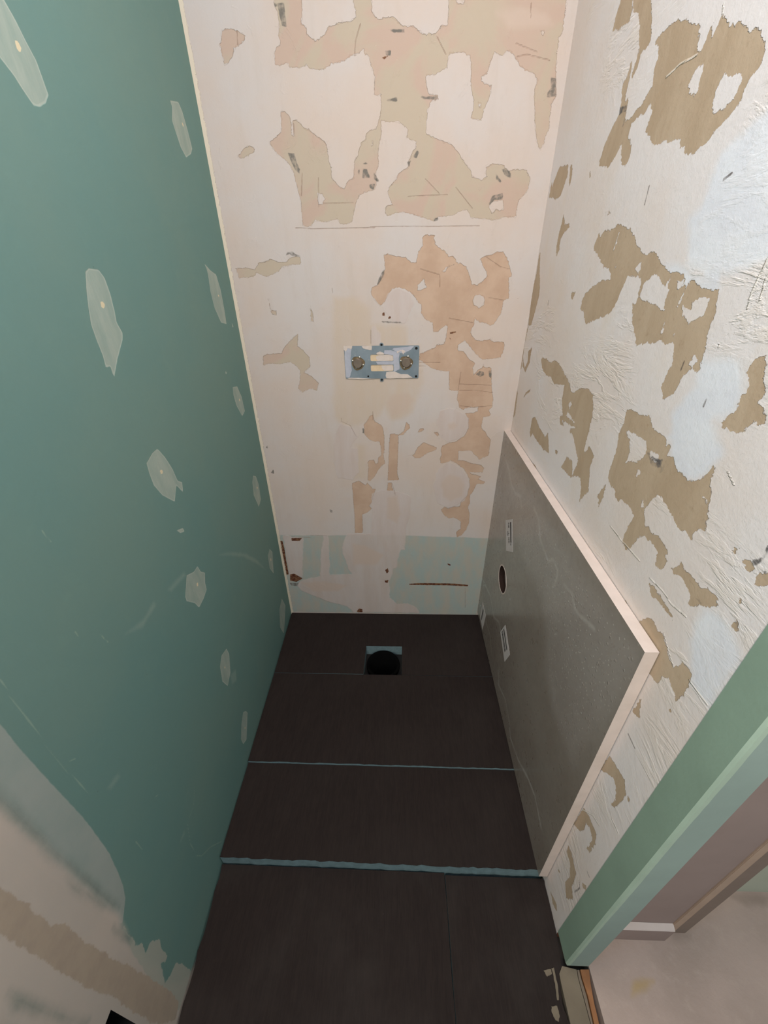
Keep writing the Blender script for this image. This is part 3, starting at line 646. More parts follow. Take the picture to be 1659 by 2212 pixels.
# ------------------------------------------------------------------ floor structure
d0 = at_floor(790, 1395, 0.02); d1 = at_floor(868, 1458, 0.02)
DX0, DX1, DYF, DYN = d0[0], d1[0], d0[1], -0.3175
bm = bmesh.new()
px0, px1, py0, py1 = DX0 - 0.02, DX1 + 0.02, -0.335, DYF + 0.02
ZS = -0.03
for (a, b, c, d) in ((-0.05, px0, -2.6, 0.0), (px1, 0.897, -2.6, 0.0), (px0, px1, -2.6, py0), (px0, px1, py1, 0.0)):
    box_bm(bm, a, b, c, d, -0.20, ZS)
box_bm(bm, px0, px1, py0, py1, -0.22, -0.20)
tag(bm_obj('floor_subfloor', bm, M_SLAB), kind='structure')


def quad_solid(bm, p, z0, z1t, mi_top=0, mi_side=0):
    """p: 4 (x,y) corners counter clockwise, z1t: 4 top heights"""
    lo = [bm.verts.new((x, y, z0)) for x, y in p]; hi = [bm.verts.new((x, y, z)) for (x, y), z in zip(p, z1t)]
    bm.faces.new(hi).material_index = mi_top; bm.faces.new(lo[::-1]).material_index = mi_side
    for i in range(4):
        j = (i + 1) % 4; bm.faces.new((lo[i], lo[j], hi[j], hi[i])).material_index = mi_side


def board(name, loc, label, outline, hfun, z0, skin, group, holes=()):
    """tile backer board: blue foam core with a dark cement skin on its top"""
    o = empty(name, loc); tag(o, label, 'backer board', group)
    SK = 0.0016
    for part, lo, hi, mat in (('foam_core', None, -SK, M_FOAM), ('cement_skin', -SK, 0.0, skin)):
        bm = bmesh.new()
        loops = [outline] + list(holes); rings = []
        for lev in (0, 1):
            ring = []; edges = []
            for lp in loops:
                vs = []
                for (x, y) in lp:
                    z = (z0 if (lev == 0 and lo is None) else hfun(x, y) + (lo if lev == 0 else hi))
                    if lev == 0 and lo is not None: z += 0
                    vs.append(bm.verts.new((x - loc[0], y - loc[1], z - loc[2])))
                ring.append(vs); edges += [bm.edges.new((vs[i], vs[(i + 1) % len(vs)])) for i in range(len(vs))]
            bmesh.ops.triangle_fill(bm, edges=edges, use_beauty=True)
            rings.append(ring)
        for a, b in zip(*rings):
            n = len(a)
            for i in range(n): bm.faces.new((a[i], a[(i + 1) % n], b[(i + 1) % n], b[i]))
        bm_obj(part, bm, mat, o)
    return o


rng = random.Random(4)
xl = lambda y: -SKEW * -y * 1.0 if False else SKEW * y       # left wall surface
GAP = 0.0012


def ragged_front(y_l, y_r, n, amp):
    """front edge from left to right, slightly frayed"""
    o = []
    for i in range(n + 1):
        t = i / n; x0, x1 = xl(y_l) + 0.003, W - 0.004
        o.append((x0 + (x1 - x0) * t, y_l + (y_r - y_l) * t + (rng.uniform(-amp, amp) if 0 < i < n else 0)))
    return o


J1, J2, J3 = (-0.3175, -0.320), (-0.641, -0.646), (-0.880, -0.8865)
H1b, H1f = 0.018, 0.0225
grp = 'tile backer boards of the shower floor'


def lerp(a, b, t): return a + (b - a) * t


# board against the back wall, with the square notch for the drain
out1 = [(xl(J1[0]) + 0.004, J1[0] + GAP), (DX0, J1[0] + GAP), (DX0 + 0.002, DYF), (DX1 + 0.002, DYF), (DX1, J1[1] + GAP), (W - 0.004, J1[1] + GAP), (W - 0.004, -0.003), (0.004, -0.003)]
board('backer_board', (0.42, -0.16, ZS), 'dark backer board against the back wall with a square drain cut-out', out1, lambda x, y: lerp(H1b, H1f, -y / 0.318), ZS, M_SKIN, grp)
f2 = ragged_front(J2[0], J2[1], 60, 0.0010)
board('backer_board', (0.42, -0.48, ZS), 'dark backer board directly in front of the drain opening, second from the back wall',
      f2 + [(W - 0.004, J1[1] - GAP), (xl(J1[0]) + 0.004, J1[0] - GAP)], lambda x, y: lerp(0.0225, 0.031, (-y - 0.318) / 0.325), ZS, M_SKIN, grp)
f3 = ragged_front(J3[0], J3[1], 70, 0.0014)
board('backer_board', (0.42, -0.76, ZS), 'dark backer board ending in a thick exposed blue foam edge, third from the back wall',
      f3 + [(W - 0.004, J2[1] - GAP), (xl(J2[0]) + 0.003, J2[0] - GAP)], lambda x, y: lerp(0.0225, 0.034, (-y - 0.645) / 0.24), ZS, M_SKIN, grp)
# near level: a wide board left of the lengthwise joint and a narrow one right of it
ja, jb = at_floor(961, 1890), at_floor(985, 2212)
def jx(y): return ja[0] + (jb[0] - ja[0]) * (y - ja[1]) / (jb[1] - ja[1])
YE = -1.9
right_edge = [at_floor(1170, 1880), at_floor(1177, 1911), at_floor(1204, 2016), at_floor(1213, 2086), at_floor(1207, 2103), at_floor(1210, 2130), at_floor(1212, 2152), at_floor(1217, 2175), at_floor(1229, 2209)]
right_edge = [(min(x, W - 0.002), y) for x, y in right_edge]
xe = right_edge[-1][0]
left_edge = [(xl(y) + 0.002 + rng.uniform(0, 0.004), y) for y in np.linspace(YE, -0.884, 40)]
jl = [(jx(y) - 0.0006 - rng.uniform(0, 0.0012), y) for y in np.linspace(-0.888, YE, 40)]
board('backer_board', (0.3, -1.3, ZS), 'wide dark dusty backer board in the foreground beside the green wall', left_edge[::1] + jl, lambda x, y: 0.0, ZS, M_SKIN2, grp)
jr = [(jx(y) + 0.0006 + rng.uniform(0, 0.0006), y) for y in np.linspace(YE, -0.892, 40)]
redge = []
for i in range(len(right_edge) - 1):
    redge += rough_line(right_edge[i], right_edge[i + 1], 4, 0.0012, rng)
redge.append(right_edge[-1])
redge = [(x, y) for x, y in redge if y < -0.893]
board('backer_board', (0.7, -1.2, ZS), 'narrow dark backer board in the foreground along the doorway threshold', jr + [(W - 0.004, -0.893)] + redge + [(xe, YE)], lambda x, y: 0.0, ZS, M_SKIN2, grp)

# drain: black pipe socket in the square cut-out
dr = empty('floor_drain', ((DX0 + DX1) / 2, (DYF + DYN) / 2, -0.20))
tag(dr, 'round black drain socket in the square cut-out at the back', 'drain')
bm = bmesh.new()
ro, ri = 0.062, 0.056
n = 48
prof = [(ro, 0.0), (ro, 0.186), (ro + 0.004, 0.190), (ro + 0.003, 0.196), (ri, 0.196), (ri, 0.15), (ri - 0.010, 0.145), (ri - 0.014, 0.09), (ri - 0.014, 0.02)]
rows = [[bm.verts.new((r * math.cos(2 * math.pi * i / n), r * math.sin(2 * math.pi * i / n), z)) for i in range(n)] for r, z in prof]
for a, b in zip(rows, rows[1:]):
    for i in range(n): bm.faces.new((a[i], a[(i + 1) % n], b[(i + 1) % n], b[i]))
bm.faces.new(rows[-1])
bm_obj('pipe_socket', bm, M_BLACK, dr, True)
bm = bmesh.new()
rows = [[bm.verts.new(((0.024 + 0.0018 * math.cos(a)) * math.cos(2 * math.pi * i / 40), (0.024 + 0.0018 * math.cos(a)) * math.sin(2 * math.pi * i / 40), 0.085 + 0.0018 * math.sin(a))) for i in range(40)] for a in [2 * math.pi * k / 8 for k in range(8)]]
for k in range(8):
    for i in range(40): bm.faces.new((rows[k][i], rows[k][(i + 1) % 40], rows[(k + 1) % 8][(i + 1) % 40], rows[(k + 1) % 8][i]))
bm_obj('highlight_ring', bm, simple('glossy_black_ring', (0.01, 0.01, 0.01), 0.15), dr, True)  # glossy ring added to catch an arc of highlight in the pipe
bm = bmesh.new()
s_ = 0.081
prism(bm, rrect(-s_, s_, -0.074, 0.074, 0.006), lambda u, v, d: (u, v, d), 0.163, 0.168, holes=[circle(0, 0, ro - 0.001, 40)])
bm_obj('flange', bm, M_DARK, dr)

# ------------------------------------------------------------------ leaning board at the right wall
PX = 0.828


def at_panel(px, py): p = at(px, py, (PX, 0, 0), (1, 0, 0)); return -p[1], p[2]


pc = [at_panel(1029.5, 1326), at_panel(1159.5, 1902), at_panel(1393, 1409), at_panel(1093, 936)]
print('panel corners', pc)
ZB = 0.0355


def mat_panel():
    t = NT('grey_laminate', 0.3, 0.5)
    t.b.inputs['Coat Weight'].default_value = 0.6
    t.b.inputs['Coat Roughness'].default_value = 0.22
    n1, n2 = t.noise(4, 5, 0.6), t.noise(45, 6, 0.65)
    strk = t.noise(10, 5, 0.6, t.mapping((1, 1, 2.5)))
    c = t.mix(t.ramp(n1, 0.3, 0.7), srgb(150, 140, 130), srgb(136, 124, 113))
    c = t.mix(t.ramp(n2, 0.45, 0.75, 0, 0.35), c, srgb(116, 110, 100))
    st = t.mask('stain', 0.012, 0.005, 30)
    c = t.mix(t.math('MULTIPLY', st, 0.7), c, srgb(196, 190, 182))
    dv = t.voronoi(85, 'F1'); dv2 = t.voronoi(105, 'F1')
    wet_sheen = t.mask('wet_sheen', 0.05, 0.03, 8)
    c = t.mix(t.math('MULTIPLY', wet_sheen, 0.40), c, srgb(172, 163, 157))  # droplet zone lightened in colour to brighten the panel there
    dots = t.math('MULTIPLY', t.ramp(dv, 0.10, 0.28, 1.0, 0.0), wet_sheen)
    c = t.mix(t.math('MULTIPLY', t.ramp(dv2, 0.08, 0.20, 1.0, 0.0), t.math('MULTIPLY', wet_sheen, 0.6)), c, srgb(222, 214, 204))  # bright glints of the droplets painted into the colour
    h = t.math('ADD', dots, t.math('MULTIPLY', strk, 0.3))
    return t.done(c, t.bump(h, 0.00035), t.ramp(n2, 0.3, 0.7, 0.26, 0.42))


M_PANEL = mat_panel()
M_CORE = simple('shaded_board_core', srgb(44, 28, 22), 0.9)  # brown core, its colour darkened for the shade inside the hole
M_PEDGE = simple('pale_board_edge', srgb(208, 192, 182), 0.8, 0.07, 40, 0.0002, 400)
yN0, yN1 = pc[1][0], pc[2][0]
z10, z11 = pc[3][1], pc[2][1]
HP = (z10 + z11) / 2


def panel_frame(u, v, d):
    # u 0..1 along depth, v 0..1 upward (slightly out of square as in the photograph)
    y = u * lerp(yN0, yN1, v); z = ZB + (lerp(z10, z11, u) - ZB) * v
    return (PX + d - PB[0], -y - PB[1], z - PB[2])


PB = (PX + 0.01, -0.45, ZB)


def uv_of(px, py):
    y, z = at_panel(px, py); u = y / yN0
    for _ in range(8):
        v = (z - ZB) / (lerp(z10, z11, u) - ZB); u = y / lerp(yN0, yN1, v)
    return np.array((u * yN0, v * HP))      # metric-like coordinates


hc = uv_of(1085.2, 1251.5); ht, hb = uv_of(1085, 1221), uv_of(1087, 1281)
HR = float(np.hypot(*(ht - hb))) / 2
print('hole', hc, HR)
P_ST = 'K 335,340 360,420 375,520 410,600 450,620 455,700;K 555,715 590,800 600,950 640,1060 665,1130 700,1110 740,1200 730,1270 700,1330;K 790,1310 850,1380 870,1490 900,1540 960,1590 1020,1650;K 150,1260 215,1400 240,1560 280,1600 300,1700;K 180,1600 210,1700 225,1860;L 280,170 275,280 330,400 360,560 370,700 430,870 500,1000 560,1150 610,1400'
P_WET_SHEEN = 'K 330,350 420,420 560,640 700,900 860,1150 1000,1350 1200,1600 1400,1850 1300,2050 L 1250,350 1000,650 850,900 700,500 650,200 K 650,1700 620,1400 500,1200 430,1000 380,700'
pproj = lambda a, b: uv_of(a, b)
root = empty('leaning_board', PB)
tag(root, 'grey laminated board with pale edges and a round hole standing against the right wall', 'board')
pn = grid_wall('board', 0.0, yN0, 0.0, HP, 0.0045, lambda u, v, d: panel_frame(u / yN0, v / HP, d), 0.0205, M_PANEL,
               dict(stain=lambda P: layer(P, pproj, lines=P_ST, wd=0.003), wet_sheen=lambda P: layer(P, pproj, polys=P_WET_SHEEN)),
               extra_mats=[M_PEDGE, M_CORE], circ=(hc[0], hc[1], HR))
pn.parent = root
bm = bmesh.new()
prism(bm, circle(hc[0], hc[1], HR * 1.09, 48), lambda u, v, d: panel_frame(u / yN0, v / HP, d), -0.0006, 0.0002, holes=[circle(hc[0], hc[1], HR * 0.99, 48)])
bm_obj('hole_rim', bm, M_PEDGE, root)['label'] = 'thin cream ring round the hole'
M_STICK = simple('white_label_paper', srgb(202, 194, 190), 0.7, 0.05)
M_INK = simple('label_ink', srgb(52, 48, 48), 0.7, 0.1)


def sticker(quad, rows):
    q = [uv_of(*p) for p in quad]      # order: top-left, top-right, bottom-right, bottom-left in the picture
    def fr(a, b, d):                   # a across, b down
        top = q[0] * (1 - a) + q[1] * a; bot = q[3] * (1 - a) + q[2] * a
        p = top * (1 - b) + bot * b
        return panel_frame(p[0] / yN0, p[1] / HP, -0.0002 - d)
    bm = bmesh.new()
    prism(bm, [(0, 0), (1, 0), (1, 1), (0, 1)], fr, 0, 0.0004, 0)
    r = random.Random(9)
    for a0, a1, b0, b1, solid in rows:
        if solid: prism(bm, [(a0, b0), (a1, b0), (a1, b1), (a0, b1)], fr, 0.0004, 0.0006, 1)
        else:
            b = b0
            while b < b1 - 0.01:
                l = r.uniform(0.012, 0.03)
                prism(bm, [(a0, b), (a1, b), (a1, b + l), (a0, b + l)], fr, 0.0004, 0.0006, 1); b += l + r.uniform(0.008, 0.02)
    return bm_obj('sticker', bm, [M_STICK, M_INK], root)


s1 = sticker([(1092.6, 1123.3), (1106.8, 1121.6), (1107.7, 1192.5), (1093.5, 1189.9)],
             [(0.70, 0.84, 0.08, 0.72, True), (0.40, 0.56, 0.10, 0.27, False), (0.28, 0.38, 0.36, 0.50, False), (0.42, 0.54, 0.42, 0.46, False), (0.40, 0.56, 0.56, 0.74, False), (0.68, 0.80, 0.74, 0.80, False)])
s1['label'] = 'upper white printed sticker near the top of the board'
s2 = sticker([(1081, 1365.3), (1091.5, 1349.7), (1101.4, 1414.7), (1090.2, 1429.7)],
             [(0.24, 0.48, 0.06, 0.76, False), (0.62, 0.74, 0.06, 0.76, True)])
s2['label'] = 'slanted white printed sticker below the round hole'
s3 = sticker([(1042.7, 1300), (1049.5, 1330), (1042.4, 1360), (1037, 1332)], [(0.3, 0.5, 0.15, 0.85, False)])
s3['label'] = 'greyish sticker in the lower back corner of the board'

# ------------------------------------------------------------------ mixer mounting plate in the back wall
M_PLATE = None


def mat_plate():
    t = NT('galvanised_plate', 0.45, 0.5)
    t.b.inputs['Metallic'].default_value = 0.35
    c = t.mix(t.ramp(t.noise(18, 5), 0.3, 0.7), srgb(138, 148, 154), srgb(120, 132, 138))
    c = t.mix(t.ramp(t.noise(70, 5, 0.7), 0.6, 0.75, 0, 0.6), c, srgb(176, 176, 180))
    return t.done(c, t.bump(t.noise(300, 4), 0.0001))


M_PLATE = mat_plate()
M_SMEAR = simple('plaster_smear', srgb(212, 196, 184), 0.9, 0.08, 60, 0.0006, 300)
M_HAZE = simple('thin_plaster_haze', srgb(178, 178, 186), 0.8, 0.10, 60, 0.0002, 300)
M_BRASS = simple('tarnished_brass', srgb(150, 128, 98), 0.4, 0.35, 90, 0.0002, 300, 0.7)
M_CAP = simple('grey_brown_cap', srgb(128, 114, 100), 0.45, 0.15, 60, 0.0001, 300, 0.4)
M_STEEL = simple('bright_screw', srgb(206, 200, 186), 0.3, 0.1, 60, 0, 300, 0.8)
M_CARD = simple('cream_card', srgb(216, 190, 156), 0.8, 0.08, 60)


def jb_(x, y): return at_back(700 + x / 6.381, 700 + y / 6.381)


pl = empty('valve_mounting_plate', (jb_(790, 530)[0], 0, jb_(790, 530)[1]))
tag(pl, 'grey metal mounting plate with two capped pipe stubs set in the back wall', 'mounting plate')
PC = pl.location.copy()
fr_plate = lambda u, v, d: (u - PC.x, -d, v - PC.z)
J = lambda s: [tuple(p) for p in pts('J ' + s, at_back)]
L_C, R_C = jb_(468, 540), jb_(1130, 535)
RV = 86 / 6.381 / 700


def lobed(c, r, n=48): return [(c[0] + r * (1 + 0.14 * max(0, math.cos(3 * (a) - 0.6))) * math.cos(a), c[1] + r * (1 + 0.14 * max(0, math.cos(3 * a - 0.6))) * math.sin(a)) for a in [2 * math.pi * i / n for i in range(n)]]


pxs = [jb_(278, 300), jb_(1312, 296), jb_(1300, 745), jb_(302, 735)]
zt, zb_, xa, xb = jb_(790, 298)[1], jb_(790, 748)[1], jb_(285, 500)[0], jb_(1308, 500)[0]
sl = [rrect(jb_(640, 0)[0], jb_(955, 0)[0], jb_(800, 510)[1], jb_(800, 418)[1], 0.004), rrect(jb_(645, 0)[0], jb_(955, 0)[0], jb_(800, 648)[1], jb_(800, 560)[1], 0.004)]
sl = [rrect(jb_(640, 464)[0], jb_(955, 464)[0], jb_(800, 510)[1], jb_(800, 418)[1], 0.004), rrect(jb_(645, 604)[0], jb_(955, 604)[0], jb_(800, 648)[1], jb_(800, 560)[1], 0.004)]
bm = bmesh.new()
prism(bm, rrect(xa, xb, zb_, zt, 0.004), fr_plate, 0.0002, 0.0022, holes=[lobed(L_C, RV), lobed(R_C, RV)] + sl)
for (x, y) in ((792, 285), (797, 765)):
    c = jb_(x, y); prism(bm, circle(c[0], c[1], 0.0062), fr_plate, 0.0002, 0.0020)
bm_obj('plate', bm, M_PLATE, pl)
for c in (L_C, R_C):
    bm = bmesh.new(); prism(bm, circle(c[0], c[1], RV * 1.2), fr_plate, 0.0001, 0.0004); bm_obj('brass_backing', bm, M_BRASS, pl)
for s in sl:
    bm = bmesh.new(); prism(bm, s, fr_plate, 0.0001, 0.0006); bm_obj('slot_infill', bm, M_CARD, pl)
for (x, y, r) in ((1272, 332, 18), (1268, 718, 16), (792, 285, 15), (797, 765, 15), (610, 718, 12)):
    c = jb_(x, y); bm = bmesh.new(); prism(bm, circle(c[0], c[1], r / 6.381 / 700), fr_plate, 0.0010, 0.0026)
    bm_obj('hole_shade_disc', bm, M_DARK, pl)  # flat dark disc paints the shade of a fixing hole
for c, cap in ((L_C, (468, 540)), (R_C, (1132, 530))):
    bm = bmesh.new()
    n = 32; R0 = 56 / 6.381 / 700
    prof = [(R0 * 1.18, 0.0), (R0 * 1.18, 0.004), (R0 * 1.02, 0.006), (R0 * 1.02, 0.010), (R0 * 0.94, 0.0112), (0.0001, 0.0112)]
    cc = jb_(*cap)
    rows = [[bm.verts.new(fr_plate(cc[0] + r * math.cos(2 * math.pi * i / n), cc[1] + r * math.sin(2 * math.pi * i / n), d)) for i in range(n)] for r, d in prof]
    for a, b in zip(rows, rows[1:]):
        for i in range(n): bm.faces.new((a[i], a[(i + 1) % n], b[(i + 1) % n], b[i]))
    bm.faces.new(rows[-1]); stub = bm_obj('pipe_stub', bm, M_CAP, pl)
for (x, y) in ((490, 455), (395, 505), (540, 560), (445, 605), (1158, 445), (1058, 505), (1200, 550), (1105, 603)):
    c = jb_(x, y); bm = bmesh.new()
    bmesh.ops.create_uvsphere(bm, u_segments=14, v_segments=8, radius=0.0034)
    for v in bm.verts: v.co = Vector(fr_plate(c[0] + v.co.x, c[1] + v.co.z, 0.003 + v.co.y * 0.6))
    bm_obj('screw', bm, M_STEEL, pl, True)


def smear(name, s, mat, d0, d1, amp=0.0006):
    p = J(s); o = []
    for i in range(len(p)): o += rough_line(p[i], p[(i + 1) % len(p)], 5, amp, rng)
    bm = bmesh.new(); prism(bm, o, fr_plate, d0, d1); return bm_obj(name, bm, mat, pl)


for s in ('282,320 380,330 365,470 385,640 350,735 305,730 290,520', '830,360 930,360 1040,400 1030,480 1040,620 960,660 960,560 950,430 830,410', '960,330 1240,300 1200,350 1100,400 1010,390 940,350', '715,515 955,512 955,556 740,556'):
    smear('plaster_haze', s, M_HAZE, 0.0022, 0.0024)
for s in ('270,300 390,300 380,345 330,330 300,380 270,350', '520,305 660,300 655,360 600,350 540,335', '860,660 960,650 1060,690 1150,690 1220,735 1100,745 860,745 850,700', '1030,370 1060,350 1090,420 1120,370 1080,350 1010,400 1000,370', '350,740 500,742 700,752 500,758 320,748', '720,400 770,375 830,400 820,418 730,416'):
    smear('plaster_smear', s, M_SMEAR, 0.0022, 0.0030)
smear('plaster_smear', '720,440 780,420 940,424 950,505 740,508 715,470', M_SMEAR, 0.0006, 0.0012)
smear('plaster_smear', '790,566 945,566 948,640 830,645 800,610', M_SMEAR, 0.0006, 0.0012)

# ------------------------------------------------------------------ junction box opening in the left wall
jb = empty('junction_box', (0, 0, 0))
u0, u1, v0, v1 = HOLE
jb.location = left_frame((u0 + u1) / 2, v0, 0.05)
jl_ = Vector(jb.location)
tag(jb, 'dark open junction box recessed low in the green wall', 'junction box')
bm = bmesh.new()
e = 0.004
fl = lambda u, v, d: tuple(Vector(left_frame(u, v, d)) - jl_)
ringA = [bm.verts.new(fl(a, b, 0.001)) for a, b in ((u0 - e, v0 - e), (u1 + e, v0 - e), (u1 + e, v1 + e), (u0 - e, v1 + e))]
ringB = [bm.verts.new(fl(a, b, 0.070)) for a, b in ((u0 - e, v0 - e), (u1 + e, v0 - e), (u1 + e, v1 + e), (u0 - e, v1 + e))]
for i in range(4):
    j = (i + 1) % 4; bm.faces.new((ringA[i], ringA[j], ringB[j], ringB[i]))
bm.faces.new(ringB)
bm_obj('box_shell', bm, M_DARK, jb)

# ------------------------------------------------------------------ end of the right wall and the doorway beside it
YEND = 1.043
XE = W + 0.0505
L2x = at(1659, 1585, (0, -YEND, 0), (0, 1, 0))[0]
L3x = at(1659, 1680, (0, -YEND, 0), (0, 1, 0))[0]
XE = L3x
bm = bmesh.new()
zb0 = 0.010
nz = 160
zs = np.linspace(zb0, 2.40, nz)
# side face (green) with a ragged plaster margin is a strip from y=-0.990 to the corner; end face from the corner to XE
fA = []
colv = []
for z in zs:
    wob = 0.0012 * math.sin(z * 31) + rng.uniform(-0.0006, 0.0006)
    bead = 0.0006 * math.sin(z * 17) + rng.uniform(-0.0003, 0.0003)
    r = 0.004
    colv.append([bm.verts.new(p) for p in ((W - 0.0006, -Y_GREEN, z), (W - 0.0006, -YEND + r, z), (W + r * 0.4, -YEND, z), (L2x + bead, -YEND, z), (XE - 0.001, -YEND, z), (XE, -YEND + 0.002, z), (XE, -Y_GREEN, z))])
mats_i = [0, 1, 1, 2, 2, 2, 2]
for a, b in zip(colv, colv[1:]):
    for k in range(7):
        f = bm.faces.new((a[k], a[(k + 1) % 7], b[(k + 1) % 7], b[k])); f.material_index = mats_i[k]
bm.faces.new(colv[0]); bm.faces.new(colv[-1])
tag(bm_obj('wall_right_end', bm, [M_GREENB, M_BEAD, M_ENDF]), kind='structure')

YM = 0.985                      # plane of the mauve wall beside the doorway
p4 = at(1659, 1811, (0, -YM, 0), (0, 1, 0)); p5 = at(1659, 1832.6, (0, -YM, 0), (0, 1, 0)); p6 = at(1659, 1872, (0, -YM, 0), (0, 1, 0))
print('L4 L5 L6', p4, p5, p6, 'XE', XE, 'L2', L2x)
XF = XE + 0.0005
bm = bmesh.new(); box_bm(bm, XF, p4[0], -YM, -YM + 0.10, 0.0, 2.40)
tag(bm_obj('wall_doorway', bm, M_MAUVE), kind='structure')
bm = bmesh.new(); box_bm(bm, p4[0] + 0.0003, p5[0], -YM - 0.003, -YM + 0.10, 0.004, 2.40, 0.001)
tag(bm_obj('trim_1', bm, M_CASE1), kind='structure')
bm = bmesh.new(); box_bm(bm, p5[0] + 0.0003, p6[0], -YM + 0.001, -YM + 0.085, 0.004, 2.40, 0.001)
tag(bm_obj('trim_2', bm, M_CASE2), kind='structure')
# skirting with a chamfered top
ta = at(1360, 1991, (0, -YM, 0), (0, 1, 0)); tb = at(1400, 2008, (0, -YM - 0.010, 0), (0, 1, 0))
zt0, zt1 = ta[2], tb[2]
print('skirting', ta, tb)
bm = bmesh.new()
xr0, xr1 = XF, at(1464, 1995, (0, -YM - 0.005, 0), (0, 1, 0))[0]
pr = [(-YM - 0.0003, 0.0005), (-YM - 0.012, 0.0005), (-YM - 0.012, max(zt1, 0.01)), (-YM - 0.010, max(zt1, 0.01) + 0.002), (-YM - 0.0003, max(zt0, zt1 + 0.006))]
va = [bm.verts.new((xr0, y, z)) for y, z in pr]; vb = [bm.verts.new((xr1, y, z)) for y, z in pr]
for i in range(len(pr)):
    j = (i + 1) % len(pr); bm.faces.new((va[i], va[j], vb[j], vb[i])).material_index = 0 if i in (2, 3) else 1
bm.faces.new(va); bm.faces.new(vb)
tag(bm_obj('baseboard_doorway', bm, [M_BASEB, M_MAUVE]), kind='structure')
bm = bmesh.new(); box_bm(bm, p6[0] - 0.02, 2.6, -0.905, -0.85, 0.0, 2.40)
tag(bm_obj('wall_adjoining', bm, M_PALE), kind='structure')


def mat_room_floor():
    t = NT('dusty_floor', 0.9, 0.15)
    c = t.mix(t.ramp(t.noise(5, 6, 0.6), 0.3, 0.7), srgb(176, 156, 146), srgb(160, 142, 132))
    c = t.mix(t.ramp(t.noise(30, 6, 0.7), 0.5, 0.75, 0, 0.4), c, srgb(186, 168, 156))
    st = t.mask('stain', 0.02, 0.008, 30)
    c = t.mix(t.math('MULTIPLY', st, 0.6), c, srgb(168, 140, 84))
    c = t.mix(t.math('MULTIPLY', t.mask('band', 0.02, 0.012, 20), 0.5), c, srgb(126, 112, 102))
    spk = t.math('MULTIPLY', t.ramp(t.voronoi(24), 0.0, 0.035, 1.0, 0.0), t.ramp(t.noise(8, 2), 0.5, 0.6))
    c = t.mix(t.math('MULTIPLY', spk, 0.7), c, srgb(80, 66, 58))
    return t.done(c, t.bump(t.noise(120, 6, 0.65), 0.0008))


fw = lambda a, b: at_floor(a, b)
wl = [at_floor(1272.6, 2093), at_floor(1273, 2100), at_floor(1279, 2140), at_floor(1287, 2170), at_floor(1294.8, 2212)]
wx = 0.905
grid_x0 = wl[0][0]
o = grid_wall('floor', grid_x0 + 0.001, 2.6, -2.6, -0.85, 0.006, lambda u, v, d: (u, v, 0.0 - d), 0.10, mat_room_floor(), dict(
    stain=lambda P: layer(P, fw, polys='M 690,1390 780,1370 840,1390 800,1440 720,1480 680,1500'),
    band=lambda P: layer(P, fw, polys='M 1380,775 1659,772 1900,780 1900,860 1659,850 1500,850;M 975,1060 1100,1040 1100,1090 990,1090')))
# the grid was wound for a wall; turn its normals up
tag(o, kind='structure')

# threshold pieces: screed strip, grey edge strip and an orange timber batten
def strip(name, pts_l, pts_r, z0, z1, mat, label=None, cat=None, kind=None):
    bm = bmesh.new(); outl = list(pts_l) + list(pts_r)[::-1]
    c = np.mean(outl, 0)
    prism(bm, [(a - c[0], b - c[1]) for a, b in outl], lambda u, v, d: (u, v, d), 0, z1 - z0)
    o = bm_obj(name, bm, mat); o.location = (c[0], c[1], z0); return tag(o, label, cat, kind=kind)


def fpts(l, ext=True):
    p = [at_floor(*q) for q in l]
    if ext:
        a, b = np.array(p[-2]), np.array(p[-1]); d = (b - a) / abs((b - a)[1]); p.append(tuple(b + d * (1.9 + b[1])))
    return p


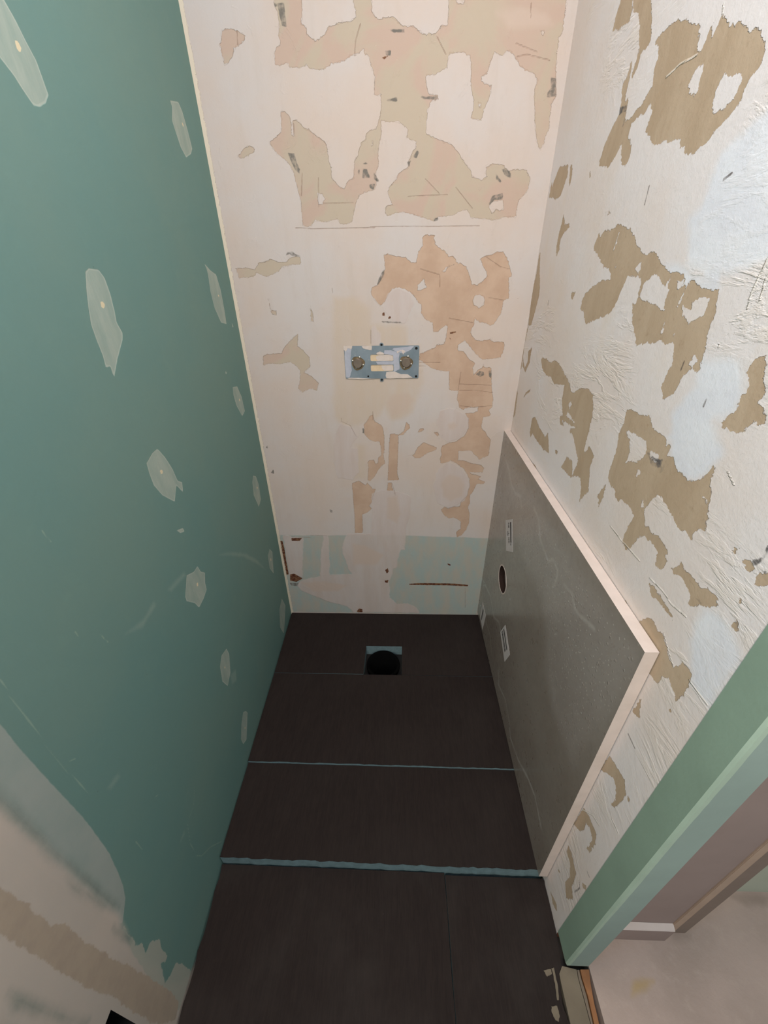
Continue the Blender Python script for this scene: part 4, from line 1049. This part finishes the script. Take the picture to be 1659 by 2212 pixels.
def inset(p, q=0.0012): return [(a + q, b) for a, b in p]
scr_r = fpts([(1246, 2094), (1249, 2112), (1262, 2160), (1276, 2212)])
scr_l = [(x + 0.0016, y) for x, y in right_edge[3:]]
scr_l = [(max(x, right_edge[4][0] + .001), y) for x, y in scr_l] + [(xe + 0.002, YE)]
strip('trim_3', scr_l, scr_r, ZS, -0.002, M_MORTAR, kind='structure')
gs_l = inset(scr_r, 0.002); gs_r = fpts([(1252, 2094), (1256, 2112), (1268, 2150), (1282, 2212)])
strip('trim_4', gs_l, gs_r, ZS, -0.004, simple('grey_edge_strip', srgb(120, 106, 92), 0.9), kind='structure')
wb_l = inset(gs_r, 0.002); wb_r = [(min(x, grid_x0 - 0.0005) if False else x - 0.0005, y) for x, y in fpts([(1273, 2094), (1276, 2120), (1281, 2150), (1285, 2170), (1290, 2190), (1295, 2212)])]
strip('threshold_batten', wb_l, [(min(x, grid_x0 + 0.0003), y) for x, y in wb_r], ZS, -0.001, M_WOOD, 'orange timber batten along the doorway between dark boards and beige floor', 'batten')

# loose tongues of mortar smeared over the edge of the narrow dark board
for k, s in enumerate(('R 1191,2092 1196,2090 1204,2125 1207,2160 1203,2160 1199,2125', 'R 1191,2174 1203,2173 1209,2195 1206,2208 1200,2204 1192,2188', 'R 1174,2097 1190,2094 1192,2104 1182,2110')):
    p = [at_floor(float(a.split(',')[0]), float(a.split(',')[1])) for a in s.split()[1:]]
    c = np.mean(p, 0); o2 = []
    for i in range(len(p)): o2 += rough_line(np.array(p[i]) - c, np.array(p[(i + 1) % len(p)]) - c, 4, 0.0008, rng)
    bm = bmesh.new(); prism(bm, o2, lambda u, v, d: (u, v, d), 0, 0.0014)
    o = bm_obj('mortar_smear', bm, M_MORTAR); o.location = (c[0], c[1], 0.0)
    tag(o, ['long thin grey mortar streak on the dark board beside the doorway', 'oval grey mortar smear on the dark board nearest the camera', 'small blocky grey mortar smear left of the wall end'][k], 'mortar smear')

# ------------------------------------------------------------------ ceiling
bm = bmesh.new(); box_bm(bm, -0.10, 2.65, -2.6, 0.10, 2.40, 2.45)
tag(bm_obj('ceiling', bm, M_CEIL), kind='structure')
bm = bmesh.new(); box_bm(bm, 2.6, 2.65, -2.6, -0.85, 0.0, 2.40)
tag(bm_obj('wall_far_right', bm, M_CEIL), kind='structure')
